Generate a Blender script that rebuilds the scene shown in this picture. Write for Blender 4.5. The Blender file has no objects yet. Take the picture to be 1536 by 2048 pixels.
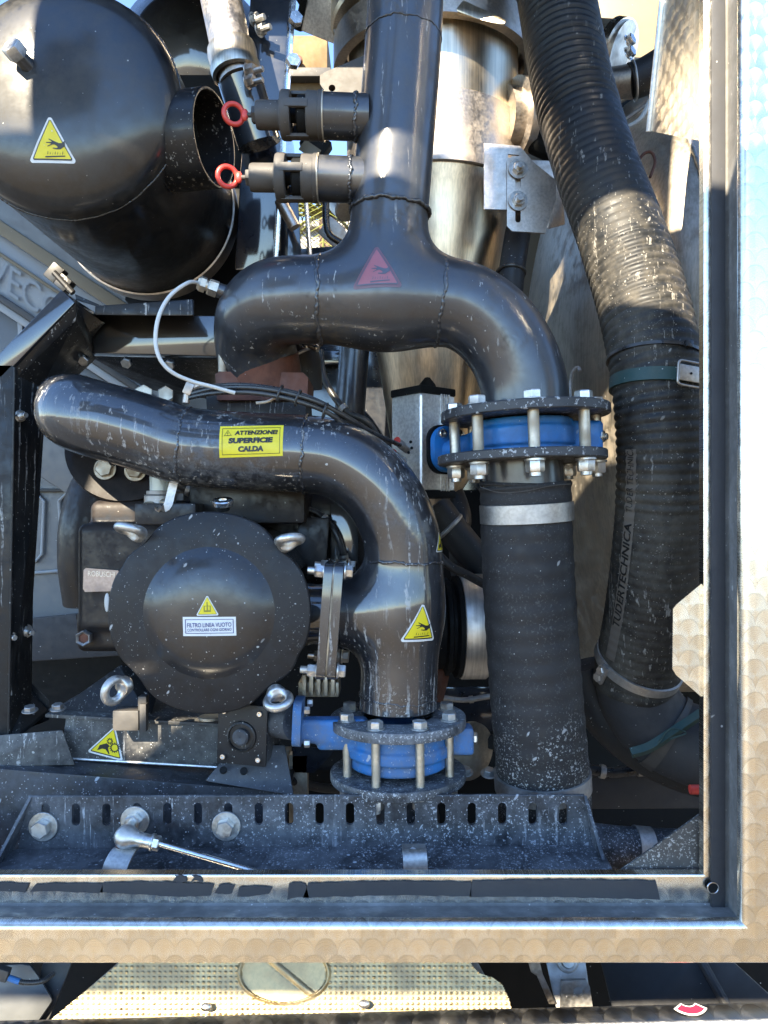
import bpy, bmesh, math, random
import numpy as np
from mathutils import Vector, Matrix
from mathutils.geometry import tessellate_polygon
from mathutils.bvhtree import BVHTree

random.seed(7)
rng = np.random.default_rng(7)
SC = bpy.context.scene
COL = SC.collection

# ------------------------------------------------------------------ camera
F, CX, CY, CZ = 1547.0, 768.0, 1024.0, 1.75      # focal length in photo pixels, eye height
cam = bpy.data.cameras.new('camera')
cam.sensor_fit = 'VERTICAL'
cam.angle = 2 * math.atan(1024 / F)
cam.clip_start = 0.02
cam.clip_end = 3000
camo = bpy.data.objects.new('camera', cam)
camo.location = (0, 0, CZ)
camo.rotation_euler = (math.radians(90), 0, 0)
COL.objects.link(camo)
SC.camera = camo
SC.render.resolution_x, SC.render.resolution_y = 768, 1024

# ------------------------------------------------------------------ light
SUN_M, SUN_K = 0.5, 0.75                          # sun travels (SUN_M, 1, -SUN_K)
world = bpy.data.worlds.new('World')
SC.world = world
world.use_nodes = True
wn = world.node_tree
bg = wn.nodes['Background']
sky = wn.nodes.new('ShaderNodeTexSky')
sky.sky_type = 'NISHITA'
sky.sun_disc = False
sky.sun_elevation = math.atan2(SUN_K, math.hypot(1, SUN_M))
sky.sun_rotation = math.radians(180) + math.atan2(SUN_M, 1)
sky.air_density = 1.0
sky.dust_density = 0.0
sky.altitude = 1200
sky.ozone_density = 4.0
hsv = wn.nodes.new('ShaderNodeHueSaturation')
hsv.inputs['Saturation'].default_value = 1.0
wn.links.new(sky.outputs[0], hsv.inputs['Color'])
wn.links.new(hsv.outputs[0], bg.inputs[0])
bg.inputs[1].default_value = 0.105
sl = bpy.data.lights.new('sun', 'SUN')
sl.energy = 5.0
sl.angle = math.radians(0.22)
sl.color = (1.0, 0.87, 0.66)
so = bpy.data.objects.new('sun', sl)
so.rotation_euler = Vector((SUN_M, 1, -SUN_K)).to_track_quat('-Z', 'Y').to_euler()
so.location = (-3, -6, 6)
COL.objects.link(so)
SC.view_settings.view_transform = 'Standard'
SC.view_settings.look = 'None'
SC.view_settings.gamma = 1
SC.view_settings.use_curve_mapping = False
SC.view_settings.exposure = 2.5
SC.render.engine = 'CYCLES'
SC.cycles.max_bounces = 5
SC.cycles.glossy_bounces = 4
SC.cycles.diffuse_bounces = 2
SC.cycles.caustics_reflective = False

# ------------------------------------------------------------------ geometry helpers
V3 = Vector
def at(px, py, d): return V3(((px - CX) / F * d, d, CZ + (CY - py) / F * d))
def sz(px, d): return px * d / F

def basis(axis, hint=None):
    w = V3(axis).normalized()
    h = V3(hint) if hint is not None else (V3((0, 0, 1)) if abs(w.z) < .9 else V3((0, 1, 0)))
    u = h - w * h.dot(w)
    u.normalize()
    v = w.cross(u)
    return u, v, w

def join(*gs):
    vs, fs = [], []
    for v, f in gs:
        n = len(vs)
        vs.extend(v)
        fs.extend([tuple(i + n for i in q) for q in f])
    return vs, fs

def spl(pts, k=8):
    P = [V3(p) for p in pts]
    P = [P[0] * 2 - P[1]] + P + [P[-1] * 2 - P[-2]]
    out = []
    for i in range(1, len(P) - 2):
        a, b, c, d = P[i - 1], P[i], P[i + 1], P[i + 2]
        for j in range(k):
            t = j / k
            out.append(0.5 * ((2 * b) + (c - a) * t + (2 * a - 5 * b + 4 * c - d) * t * t + (3 * b - a - 3 * c + d) * t ** 3))
    out.append(P[-2])
    return out

def frames(pts, hint=None):
    n = len(pts)
    T = [(pts[min(i + 1, n - 1)] - pts[max(i - 1, 0)]).normalized() for i in range(n)]
    u, _, _ = basis(T[0], hint)
    fr = []
    for t in T:
        u = (u - t * u.dot(t)).normalized()
        fr.append((u, t.cross(u), t))
    return fr

def tube(pts, r, n=20, cap=True, hint=None, closed=False):
    pts = [V3(p) for p in pts]
    m = len(pts)
    R = r if isinstance(r, (list, tuple, np.ndarray)) else [r] * m
    fr = frames(pts, hint)
    vs, fs = [], []
    for p, rr, (u, v, t) in zip(pts, R, fr):
        for j in range(n):
            a = 2 * math.pi * j / n
            vs.append(p + (u * math.cos(a) + v * math.sin(a)) * rr)
    for i in range(m - 1 + (1 if closed else 0)):
        i2 = (i + 1) % m
        for j in range(n):
            fs.append((i * n + j, i * n + (j + 1) % n, i2 * n + (j + 1) % n, i2 * n + j))
    if cap and not closed:
        fs.append(tuple(range(n - 1, -1, -1)))
        fs.append(tuple((m - 1) * n + j for j in range(n)))
    return vs, fs

def lathe(prof, o, axis, n=40, hint=None, a0=0, a1=2 * math.pi):
    """prof: (radius, height along axis)"""
    u, v, w = basis(axis, hint)
    o = V3(o)
    vs, fs = [], []
    full = abs(a1 - a0 - 2 * math.pi) < 1e-6
    m = n if full else n + 1
    for r, h in prof:
        for j in range(m):
            a = a0 + (a1 - a0) * j / n
            vs.append(o + w * h + (u * math.cos(a) + v * math.sin(a)) * max(r, 1e-5))
    for i in range(len(prof) - 1):
        for j in range(n):
            k = (j + 1) % m
            fs.append((i * m + j, i * m + k, (i + 1) * m + k, (i + 1) * m + j))
    return vs, fs

def cyl(o, axis, r, h, n=32, b=None, hint=None):
    b = min(r, h) * .12 if b is None else b
    return lathe([(0, 0), (r - b, 0), (r, b), (r, h - b), (r - b, h), (0, h)], o, axis, n, hint)

def hull(pts, bev=0.0, seg=2):
    bm = bmesh.new()
    for p in pts: bm.verts.new(p)
    r = bmesh.ops.convex_hull(bm, input=bm.verts)
    bmesh.ops.dissolve_limit(bm, angle_limit=.01, verts=bm.verts, edges=bm.edges)
    if bev:
        bmesh.ops.bevel(bm, geom=list(bm.edges), offset=bev, segments=seg, affect='EDGES', profile=.6, clamp_overlap=True)
    bmesh.ops.recalc_face_normals(bm, faces=bm.faces)
    bm.verts.index_update()
    g = [v.co.copy() for v in bm.verts], [tuple(v.index for v in f.verts) for f in bm.faces]
    bm.free()
    return g

def box(c, size, rot=None, bev=.0015, seg=2):
    R = Matrix.Identity(3) if rot is None else (rot if isinstance(rot, Matrix) else Matrix.Rotation(rot[2], 3, 'Z') @ Matrix.Rotation(rot[1], 3, 'Y') @ Matrix.Rotation(rot[0], 3, 'X'))
    c = V3(c)
    pts = [c + R @ V3((sx * size[0] / 2, sy * size[1] / 2, sz_ * size[2] / 2)) for sx in (-1, 1) for sy in (-1, 1) for sz_ in (-1, 1)]
    return hull(pts, bev, seg)

def pxbox(x0, x1, y0, y1, d, depth, bev=.0015):
    """box whose front face covers a pixel rectangle at distance d"""
    a, b = at(x0, y0, d), at(x1, y1, d)
    pts = [V3((x, y, z)) for x in (a.x, b.x) for y in (d, d + depth) for z in (a.z, b.z)]
    return hull(pts, bev)

def pxprism(poly, d, depth, holes=(), d2=None):
    """polygon given in photo pixels on the plane at distance d, made into a plate of real thickness"""
    P = [at(x, y, d) for x, y in poly]
    H = [[at(x, y, d) for x, y in h] for h in holes]
    return prism3(P, H, V3((0, depth, 0)))

def prism3(P, H, ext):
    loops = [list(P)] + [list(h) for h in H]
    tris = tessellate_polygon(loops)
    flat = [p for l in loops for p in l]
    n = len(flat)
    vs = flat + [p + ext for p in flat]
    fs = [tuple(t) for t in tris] + [tuple(i + n for i in reversed(t)) for t in tris]
    k = 0
    for l in loops:
        m = len(l)
        for i in range(m):
            a, b = k + i, k + (i + 1) % m
            fs.append((a, b, b + n, a + n))
        k += m
    bm = bmesh.new()
    bv = [bm.verts.new(p) for p in vs]
    for f in fs:
        try: bm.faces.new([bv[i] for i in f])
        except ValueError: pass
    bmesh.ops.recalc_face_normals(bm, faces=bm.faces)
    bm.verts.index_update()
    g = [v.co.copy() for v in bm.verts], [tuple(v.index for v in f.verts) for f in bm.faces]
    bm.free()
    return g

def plate(o, u, v, poly, th, holes=()):
    """poly in metres in the (u,v) plane at o, thickness th along u x v"""
    o, u, v = V3(o), V3(u).normalized(), V3(v).normalized()
    w = u.cross(v)
    m = lambda l: [o + u * a + v * b for a, b in l]
    return prism3(m(poly), [m(h) for h in holes], w * th)

def circ(r, n=24, cx=0, cy=0, a0=0): return [(cx + r * math.cos(a0 + 2 * math.pi * i / n), cy + r * math.sin(a0 + 2 * math.pi * i / n)) for i in range(n)]
def stadium(cx, cy, w, h, n=8):
    r = w / 2
    top = [(cx + r * math.cos(a), cy + (h / 2 - r) + r * math.sin(a)) for a in np.linspace(0, math.pi, n)]
    bot = [(cx + r * math.cos(a), cy - (h / 2 - r) + r * math.sin(a)) for a in np.linspace(math.pi, 2 * math.pi, n)]
    return top + bot
def rrect(w, h, r, n=5, cx=0, cy=0):
    out = []
    for sx, sy, a0 in ((1, 1, 0), (-1, 1, 90), (-1, -1, 180), (1, -1, 270)):
        for i in range(n):
            a = math.radians(a0 + 90 * i / (n - 1))
            out.append((cx + sx * (w / 2 - r) + r * math.cos(a), cy + sy * (h / 2 - r) + r * math.sin(a)))
    return out

def ellipsoid(c, u, v, w, n=24, m=14):
    c = V3(c)
    vs, fs = [], []
    for i in range(m + 1):
        th = math.pi * i / m
        for j in range(n):
            a = 2 * math.pi * j / n
            vs.append(c + V3(u) * math.sin(th) * math.cos(a) + V3(v) * math.sin(th) * math.sin(a) + V3(w) * math.cos(th))
    for i in range(m):
        for j in range(n):
            fs.append((i * n + j, (i + 1) * n + j, (i + 1) * n + (j + 1) % n, i * n + (j + 1) % n))
    return vs, fs

def torus(c, axis, R, r, n=48, m=12):
    u, v, w = basis(axis)
    pts = [V3(c) + (u * math.cos(2 * math.pi * i / n) + v * math.sin(2 * math.pi * i / n)) * R for i in range(n)]
    vs, fs = [], []
    for i, p in enumerate(pts):
        o = (p - V3(c)).normalized()
        for j in range(m):
            a = 2 * math.pi * j / m
            vs.append(p + o * r * math.cos(a) + w * r * math.sin(a))
    for i in range(n):
        for j in range(m):
            fs.append((i * m + j, ((i + 1) % n) * m + j, ((i + 1) % n) * m + (j + 1) % m, i * m + (j + 1) % m))
    return vs, fs

def weld_bead(c, axis, R, r=.0026, beads=46, a0=0, a1=2 * math.pi):
    """a hand-laid weld: overlapping puddles round a pipe"""
    u, v, w = basis(axis)
    n = beads * 4
    full = a1 - a0 > 6.28
    pts, rr = [], []
    ph = 0
    for i in range(n if full else n + 1):
        a = a0 + (a1 - a0) * i / n
        k = abs(math.sin(math.pi * i / 4 + .3 * math.sin(i * .37)))
        wob = math.sin(a * 5) * .0009 + math.sin(a * 13 + 1) * .0008 + math.sin(a * 31) * .0005 + rng.normal(0, .0003)
        pts.append(V3(c) + (u * math.cos(a) + v * math.sin(a)) * (R + .0002) + w * wob)
        rr.append(r * (.72 + .3 * k + .25 * math.sin(a * 7 + 2) * math.sin(a * 3) + rng.normal(0, .08)))
    return tube(pts, rr, 7, closed=full)

# ---- signed-distance modelling (surface nets) for pipes and castings that blend into each other
def sd_path(P, pts, r):
    pts = np.array([tuple(p) for p in pts])
    R = np.array(r if isinstance(r, (list, tuple)) else [r] * len(pts), float)
    d = np.full(len(P), 1e9)
    for i in range(len(pts) - 1):
        a, b = pts[i], pts[i + 1]
        ab = b - a
        t = np.clip(((P - a) @ ab) / (ab @ ab), 0, 1)
        q = P - a - t[:, None] * ab
        d = np.minimum(d, np.sqrt((q * q).sum(1)) - (R[i] + (R[i + 1] - R[i]) * t))
    return d
def smin(a, b, k):
    h = np.clip(.5 + .5 * (b - a) / k, 0, 1)
    return b * (1 - h) + a * h - k * h * (1 - h)
def sd_box(P, c, size, rad, M=None):
    Q = P - np.array(tuple(c))
    if M is not None: Q = Q @ np.array(M)
    q = np.abs(Q) - (np.array(size) / 2 - rad)
    return np.sqrt((np.maximum(q, 0) ** 2).sum(1)) + np.minimum(q.max(1), 0) - rad
def sd_cyl(P, a, b, r, rad=.002):
    a, b = np.array(tuple(a)), np.array(tuple(b))
    ax = b - a
    L = np.linalg.norm(ax)
    ax = ax / L
    t = (P - a) @ ax
    rr = np.sqrt(np.maximum(((P - a) ** 2).sum(1) - t * t, 0))
    qx, qy = rr - (r - rad), np.abs(t - L / 2) - (L / 2 - rad)
    return np.sqrt(np.maximum(qx, 0) ** 2 + np.maximum(qy, 0) ** 2) + np.minimum(np.maximum(qx, qy), 0) - rad
def sd_torus(P, c, axis, R, r):
    c, ax = np.array(tuple(c)), np.array(tuple(V3(axis).normalized()))
    Q = P - c
    t = Q @ ax
    rr = np.sqrt(np.maximum((Q ** 2).sum(1) - t * t, 0))
    return np.sqrt((rr - R) ** 2 + t * t) - r
def sdf_mesh(f, lo, hi, h):
    lo, hi = np.array(tuple(lo), float), np.array(tuple(hi), float)
    ax = [np.arange(lo[i], hi[i] + h, h) for i in range(3)]
    n = [len(a) for a in ax]
    G = np.stack(np.meshgrid(*ax, indexing='ij'), -1).reshape(-1, 3)
    D = np.empty(len(G))
    for i in range(0, len(G), 400000): D[i:i + 400000] = f(G[i:i + 400000])
    D = D.reshape(n)
    S = D < 0
    c = np.zeros([k - 1 for k in n], int)
    for dx in (0, 1):
        for dy in (0, 1):
            for dz in (0, 1):
                c += S[dx:n[0] - 1 + dx, dy:n[1] - 1 + dy, dz:n[2] - 1 + dz]
    act = (c > 0) & (c < 8)
    idx = np.full(act.shape, -1)
    cells = np.argwhere(act)
    idx[tuple(cells.T)] = np.arange(len(cells))
    X = lo + (cells + .5) * h
    e = h * .1
    for _ in range(4):
        d = f(X)
        g = np.stack([(f(X + np.eye(3)[i] * e) - f(X - np.eye(3)[i] * e)) / (2 * e) for i in range(3)], 1)
        X = X - np.clip(d, -h, h)[:, None] * g / np.maximum((g * g).sum(1), .05)[:, None]
    quads = []
    for a in range(3):
        b, cc = (a + 1) % 3, (a + 2) % 3
        s0 = [slice(None)] * 3; s1 = [slice(None)] * 3
        s0[a] = slice(0, n[a] - 1); s1[a] = slice(1, n[a])
        ch = S[tuple(s0)] != S[tuple(s1)]
        E = np.argwhere(ch)
        ok = (E[:, b] > 0) & (E[:, cc] > 0) & (E[:, b] < n[b] - 1) & (E[:, cc] < n[cc] - 1)
        E = E[ok]
        ins = S[tuple(s0)][tuple(E.T)]
        def cell(db, dc):
            q = E.copy(); q[:, b] += db; q[:, cc] += dc
            return idx[tuple(q.T)]
        q = np.stack([cell(-1, -1), cell(0, -1), cell(0, 0), cell(-1, 0)], 1)
        q[~ins] = q[~ins][:, ::-1]
        quads.append(q)
    Q = np.concatenate(quads)
    Q = Q[(Q >= 0).all(1)]
    return [V3(x) for x in X], [tuple(int(i) for i in q) for q in Q]

# ------------------------------------------------------------------ object helpers
def tag(o, label, cat, group=None, kind=None):
    if label: o['label'] = label
    if cat: o['category'] = cat
    if group: o['group'] = group
    if kind: o['kind'] = kind
    return o
def thing(name, label, cat, loc, group=None):
    o = bpy.data.objects.new(name, None)
    o.empty_display_size = .05
    o.location = loc
    COL.objects.link(o)
    return tag(o, label, cat, group)
def worldloc(o):
    p = V3((0, 0, 0))
    while o is not None:
        p += o.location
        o = o.parent
    return p
def mesh_of(name, geo, mat, smooth=35):
    vs, fs = geo
    me = bpy.data.meshes.new(name)
    me.from_pydata([tuple(v) for v in vs], [], fs)
    me.update()
    bm = bmesh.new(); bm.from_mesh(me)
    bmesh.ops.remove_doubles(bm, verts=bm.verts, dist=1e-6)
    bmesh.ops.recalc_face_normals(bm, faces=bm.faces)
    bm.to_mesh(me); bm.free()
    if smooth:
        me.shade_smooth()
        me.set_sharp_from_angle(angle=math.radians(smooth))
    if mat: me.materials.append(mat)
    return me
def part(name, geo, mat, parent=None, smooth=35, label=None, loc=None, kind=None):
    o0 = worldloc(parent) if parent else V3(loc) if loc is not None else V3((0, 0, 0))
    geo = ([V3(v) - o0 for v in geo[0]], geo[1])
    o = bpy.data.objects.new(name, mesh_of(name, geo, mat, smooth))
    if parent: o.parent = parent
    else: o.location = o0
    COL.objects.link(o)
    if label: o['label'] = label
    if kind: o['kind'] = kind
    return o
def single(name, geo, mat, label, cat, group=None, smooth=35):
    vs = geo[0]
    lo = V3((sum(v[0] for v in vs) / len(vs), sum(v[1] for v in vs) / len(vs), min(v[2] for v in vs)))
    return tag(part(name, geo, mat, None, smooth, loc=lo), label, cat, group)
CACHE = {}
def inst(name, key, make, mat, parent, pos, axis, spin=0.0, smooth=30, hint=None):
    """a repeated piece with shared mesh data; its mesh stands on +Z"""
    k = (key, mat.name)
    if k not in CACHE: CACHE[k] = mesh_of(name, make(), mat, smooth)
    o = bpy.data.objects.new(name, CACHE[k])
    o.parent = parent
    u, v, w = basis(axis, hint)
    R = Matrix((u, v, w)).transposed() @ Matrix.Rotation(spin, 3, 'Z')
    o.location = V3(pos) - worldloc(parent)
    o.rotation_euler = R.to_euler()
    COL.objects.link(o)
    return o
def sub(name, key, make, mat, parent, loc=(0, 0, 0), spin=0, smooth=30):
    """a sub-part placed in the local frame of its (rotated) part"""
    k = (key, mat.name)
    if k not in CACHE: CACHE[k] = mesh_of(name, make(), mat, smooth)
    o = bpy.data.objects.new(name, CACHE[k])
    o.parent = parent
    o.location = loc
    o.rotation_euler = (0, 0, spin)
    COL.objects.link(o)
    return o

Z0, ZU = V3((0, 0, 0)), V3((0, 0, 1))
def g_hex(R, h, ch=.12, z0=0):
    return lathe([(0, z0), (R * .96, z0), (R, z0 + h * .06), (R, z0 + h * (1 - ch)), (R * .9, z0 + h), (R * .35, z0 + h), (0, z0 + h)], Z0, ZU, 6)
def g_bolt(R, h, wr=None, wt=.0015):
    g = []
    z = 0
    if wr:
        g.append(cyl(Z0, ZU, wr, wt, 24, .0004)); z = wt
    g.append(g_hex(R, h, .14, z))
    return join(*g)
def g_nut(R, h, wr=None, wt=.0015, stud=None, sl=.006):
    g = [g_bolt(R, h, wr, wt)]
    if stud: g.append(cyl(V3((0, 0, h * .5)), ZU, stud, h * .5 + wt + sl, 14, .0006))
    return join(*g)
def bolt(parent, pos, axis, R, h, mat, wr=None, spin=None, name='bolt', wt=.0015):
    sp = random.random() * 2 if spin is None else spin
    return inst(name, ('b', round(R, 5), round(h, 5), wr, wt), lambda: g_bolt(R, h, wr, wt), mat, parent, pos, axis, sp)
def nut(parent, pos, axis, R, h, mat, wr=None, stud=None, sl=.006, spin=None, name='nut', wt=.0015):
    sp = random.random() * 2 if spin is None else spin
    return inst(name, ('n', round(R, 5), round(h, 5), wr, stud, sl, wt), lambda: g_nut(R, h, wr, wt, stud, sl), mat, parent, pos, axis, sp)
# ------------------------------------------------------------------ materials
class NT:
    def __init__(s, name):
        s.m = bpy.data.materials.new(name); s.m.use_nodes = True
        s.t = s.m.node_tree; s.p = s.t.nodes['Principled BSDF']
        s.pos = s.n('ShaderNodeNewGeometry').outputs['Position']
    def n(s, typ, **kw):
        nd = s.t.nodes.new(typ)
        for k, v in kw.items(): setattr(nd, k, v)
        return nd
    def set(s, sock, v):
        if isinstance(v, bpy.types.NodeSocket): s.t.links.new(v, sock)
        elif v is not None:
            if isinstance(v, (tuple, list)) and len(v) == 3 and sock.type == 'RGBA': v = (*v, 1)
            sock.default_value = v
    def math(s, op, a, b=None, c=None, clamp=False):
        nd = s.n('ShaderNodeMath', operation=op, use_clamp=clamp)
        for i, v in enumerate((a, b, c)):
            if v is not None: s.set(nd.inputs[i], v)
        return nd.outputs[0]
    def vec(s, op, a, b=None, sc=None):
        nd = s.n('ShaderNodeVectorMath', operation=op)
        s.set(nd.inputs[0], a)
        if b is not None: s.set(nd.inputs[1], b)
        if sc is not None: s.set(nd.inputs['Scale'], sc)
        return nd.outputs['Value'] if op in ('LENGTH', 'DOT_PRODUCT', 'DISTANCE') else nd.outputs[0]
    def noise(s, vec, scale, detail=4, rough=.55, dist=0):
        nd = s.n('ShaderNodeTexNoise')
        s.set(nd.inputs['Vector'], vec); s.set(nd.inputs['Scale'], scale)
        s.set(nd.inputs['Detail'], detail); s.set(nd.inputs['Roughness'], rough); s.set(nd.inputs['Distortion'], dist)
        return nd.outputs['Fac']
    def ramp(s, v, lo, hi, a=0, b=1):
        nd = s.n('ShaderNodeMapRange', interpolation_type='SMOOTHSTEP')
        for i, x in zip((0, 1, 2, 3, 4), (v, lo, hi, a, b)): s.set(nd.inputs[i], x)
        return nd.outputs[0]
    def mix(s, f, a, b):
        nd = s.n('ShaderNodeMix', data_type='RGBA')
        s.set(nd.inputs[0], f); s.set(nd.inputs[6], a); s.set(nd.inputs[7], b)
        return nd.outputs[2]
    def fmix(s, f, a, b):
        nd = s.n('ShaderNodeMix')
        s.set(nd.inputs[0], f); s.set(nd.inputs[2], a); s.set(nd.inputs[3], b)
        return nd.outputs[0]
    def stretch(s, v, sc):
        return s.vec('MULTIPLY', v, sc)
    def bump(s, h, strength=.2, dist=.001, normal=None):
        nd = s.n('ShaderNodeBump')
        s.set(nd.inputs['Strength'], strength); s.set(nd.inputs['Distance'], dist); s.set(nd.inputs['Height'], h)
        if normal is not None: s.set(nd.inputs['Normal'], normal)
        s.t.links.new(nd.outputs[0], s.p.inputs['Normal'])
        return nd.outputs[0]
    def specks(s, scale, size, dens, ang=None, el=3.0):
        """thrown droplets: voronoi cells, each with its own drop size; dens = share of cells that carry a drop"""
        w = s.vec('ADD', s.pos, s.vec('SCALE', s.vec('SUBTRACT', s.ncol(s.pos, scale * .6), (.5, .5, .5)), sc=.7 / scale))
        if ang is not None:
            c, n = math.cos(ang), math.sin(ang)
            cb = s.n('ShaderNodeCombineXYZ')
            s.t.links.new(s.vec('DOT_PRODUCT', w, (c / el, 0, n / el)), cb.inputs[0])
            s.t.links.new(s.vec('DOT_PRODUCT', w, (-n, 0, c)), cb.inputs[1])
            s.t.links.new(s.vec('DOT_PRODUCT', w, (0, .8, 0)), cb.inputs[2])
            w = cb.outputs[0]
        nd = s.n('ShaderNodeTexVoronoi', feature='F1')
        s.set(nd.inputs['Vector'], w); s.set(nd.inputs['Scale'], scale)
        sep = s.n('ShaderNodeSeparateColor')
        s.t.links.new(nd.outputs['Color'], sep.inputs[0])
        on = s.math('LESS_THAN', sep.outputs[0], dens)
        r = s.math('MULTIPLY', s.math('ADD', s.math('POWER', sep.outputs[1], 3.), .15), size)
        m = s.ramp(s.math('SUBTRACT', nd.outputs['Distance'], r), 0.05, -.06)
        return s.math('MULTIPLY', s.math('MULTIPLY', m, on), s.fmix(sep.outputs[2], .35, 1.))
    def ncol(s, vec, scale):
        nd = s.n('ShaderNodeTexNoise')
        s.set(nd.inputs['Vector'], vec); s.set(nd.inputs['Scale'], scale); s.set(nd.inputs['Detail'], 2)
        return nd.outputs['Color']
    def out(s, **kw):
        names = dict(base='Base Color', rough='Roughness', metal='Metallic', spec='Specular IOR Level', coat='Coat Weight', coatr='Coat Roughness',
                     emit='Emission Color', emits='Emission Strength', aniso='Anisotropic', tangent='Tangent', alpha='Alpha', coati='Coat IOR', trans='Transmission Weight')
        for k, v in kw.items(): s.set(s.p.inputs[names[k]], v)
        return s.m

def grime(name, base=(.012, .013, .016), rough=.22, metal=0, dust=.25, specks=.25, streaks=0., dustcol=(.30, .28, .25), splash=(.62, .60, .56),
          wear=None, spec=.5, orange=.05, fine=1.0, vary=.0, mud=None, coat=0., coatr=.06, crust=0., gate=None, chips=None, dgate=False):
    """painted or bare surface with dust film, thrown splashes, dried runs, crusts and worn patches (shapes of their own, not shading)"""
    s = NT(name)
    P = s.pos
    n1 = s.noise(P, 7, 6, .6)
    n2 = s.noise(P, 60, 6, .68)
    col = base
    gm = 1.0
    if gate:                                    # how far up (or along) the splashes reach
        sp = s.n('ShaderNodeSeparateXYZ'); s.t.links.new(P, sp.inputs[0])
        gv = s.math('ADD', sp.outputs[gate[0]], s.math('MULTIPLY', s.math('SUBTRACT', n1, .5), .12))
        gm = s.ramp(gv, gate[1], gate[2], gate[3] if len(gate) > 3 else 0, 1)
    if vary:
        b2 = tuple(min(1, c * (1 + vary)) for c in base); b1 = tuple(c * (1 - vary * .6) for c in base)
        col = s.mix(s.ramp(s.noise(P, 18, 5, .65), .3, .7), b1, b2)
    rg = s.fmix(s.ramp(n2, .3, .75), rough * .85, rough * 1.3 + .03)
    clean = 1.0
    if wear:
        wm = s.ramp(s.noise(P, 28, 6, .7), wear[1], wear[1] + .05)
        col = s.mix(wm, col, wear[0]); rg = s.fmix(wm, rg, .5)
    if mud:
        mm = s.math('MULTIPLY', s.ramp(s.noise(P, 6, 4, .6), .50, .66), s.ramp(s.noise(P, 90, 5, .75), .42, .62))
        col = s.mix(s.math('MULTIPLY', mm, mud[1]), col, mud[0]); rg = s.fmix(mm, rg, .8)
        clean = s.math('SUBTRACT', 1., s.math('MULTIPLY', mm, .9))
    dm = s.math('MULTIPLY', s.ramp(s.math('ADD', s.math('MULTIPLY', n1, .55), s.math('MULTIPLY', n2, .45)), .36, .70), dust)
    if dgate: dm = s.math('MULTIPLY', dm, gm)
    col = s.mix(dm, col, dustcol)
    rg = s.fmix(s.math('MULTIPLY', dm, 1.6, clamp=True), rg, .72)
    m = None
    if specks > 0:
        a = s.specks(150 * fine, .24, s.math('MULTIPLY', gm, .11 * specks))
        b = s.specks(360 * fine, .30, s.math('MULTIPLY', gm, .42 * specks))
        c = s.specks(120 * fine, .22, s.math('MULTIPLY', gm, .24 * specks), ang=.95)
        m = s.math('MAXIMUM', s.math('MAXIMUM', a, b), c)
    if crust > 0:
        cr = s.ramp(s.noise(P, 300, 4, .65), .645 - .09 * crust, .70 - .09 * crust)
        cr = s.math('MULTIPLY', cr, s.ramp(s.noise(P, 24, 4, .65), .60 - .25 * crust, .72 - .2 * crust))
        cr = s.math('MULTIPLY', s.math('MULTIPLY', cr, gm), .8)
        m = cr if m is None else s.math('MAXIMUM', m, cr)
    if streaks > 0:
        zs = s.stretch(s.vec('ADD', P, s.vec('SCALE', s.vec('SUBTRACT', s.ncol(P, 30), (.5, .5, .5)), sc=.006)), (1, 1, .03))
        st = s.ramp(s.noise(zs, 150, 3, .65), .63 - .05 * streaks, .68 - .05 * streaks)
        st = s.math('MULTIPLY', st, s.ramp(s.noise(P, 9, 3), .42, .60))
        st = s.math('MULTIPLY', st, s.ramp(s.noise(P, 220, 2), .28, .62))
        st = s.math('MULTIPLY', st, .7)
        m = st if m is None else s.math('MAXIMUM', m, st)
    if chips:
        cm = s.ramp(s.noise(P, 110, 4, .7), chips[1], chips[1] + .04)
        col = s.mix(cm, col, chips[0]); rg = s.fmix(cm, rg, .6)
    h = s.math('MULTIPLY', s.noise(P, 130, 2), .5)
    if m is not None:
        col = s.mix(s.math('MULTIPLY', m, .85), col, splash)
        rg = s.fmix(m, rg, .75)
        h = s.math('ADD', h, s.math('MULTIPLY', m, 1.2))
        clean = s.math('MULTIPLY', clean, s.math('SUBTRACT', 1., m))
    s.bump(h, orange + (.15 if m is not None else 0), .0006)
    if coat:
        cw = s.math('MULTIPLY', clean, s.math('SUBTRACT', coat, s.math('MULTIPLY', dm, 1.2)), clamp=True)
        s.out(coat=cw, coatr=coatr, coati=1.8)
    return s.out(base=col, rough=rg, metal=metal, spec=spec)

def flat(name, col, rough=.45, metal=0, emit=None):
    s = NT(name)
    n = s.noise(s.pos, 90, 5, .6)
    c2 = tuple(c * .82 for c in col)
    s.bump(n, .03, .0004)
    return s.out(base=s.mix(n, c2, col), rough=s.fmix(n, rough * .85, rough * 1.15), metal=metal)

def metal(name, col=(.62, .60, .57), rough=.35, brush=None, dirt=.2, dirtcol=(.22, .18, .14), bumpy=.04, specks=0., lo=.42):
    s = NT(name)
    P = s.pos
    n = s.noise(P, 30, 6, .65)
    v = s.noise(s.stretch(P, brush), 300, 3, .6) if brush else s.noise(P, 240, 3)
    dk = tuple(c * .72 for c in col)
    c = s.mix(s.ramp(v, .3, .7), dk, col)
    dm = s.math('MULTIPLY', s.ramp(n, lo, lo + .28), dirt)
    c = s.mix(dm, c, dirtcol)
    met = s.fmix(dm, 1.0, .25)
    rg = s.fmix(dm, s.fmix(v, rough * .75, rough * 1.25), .75)
    h = s.math('ADD', v, s.math('MULTIPLY', n, .6))
    if specks:
        m = s.math('MAXIMUM', s.specks(120, .28, .2 * specks), s.specks(280, .3, .4 * specks))
        c = s.mix(s.math('MULTIPLY', m, .85), c, (.62, .60, .56)); met = s.fmix(m, met, 0.); rg = s.fmix(m, rg, .8)
    s.bump(h, bumpy, .0004)
    return s.out(base=c, rough=rg, metal=met)

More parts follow.
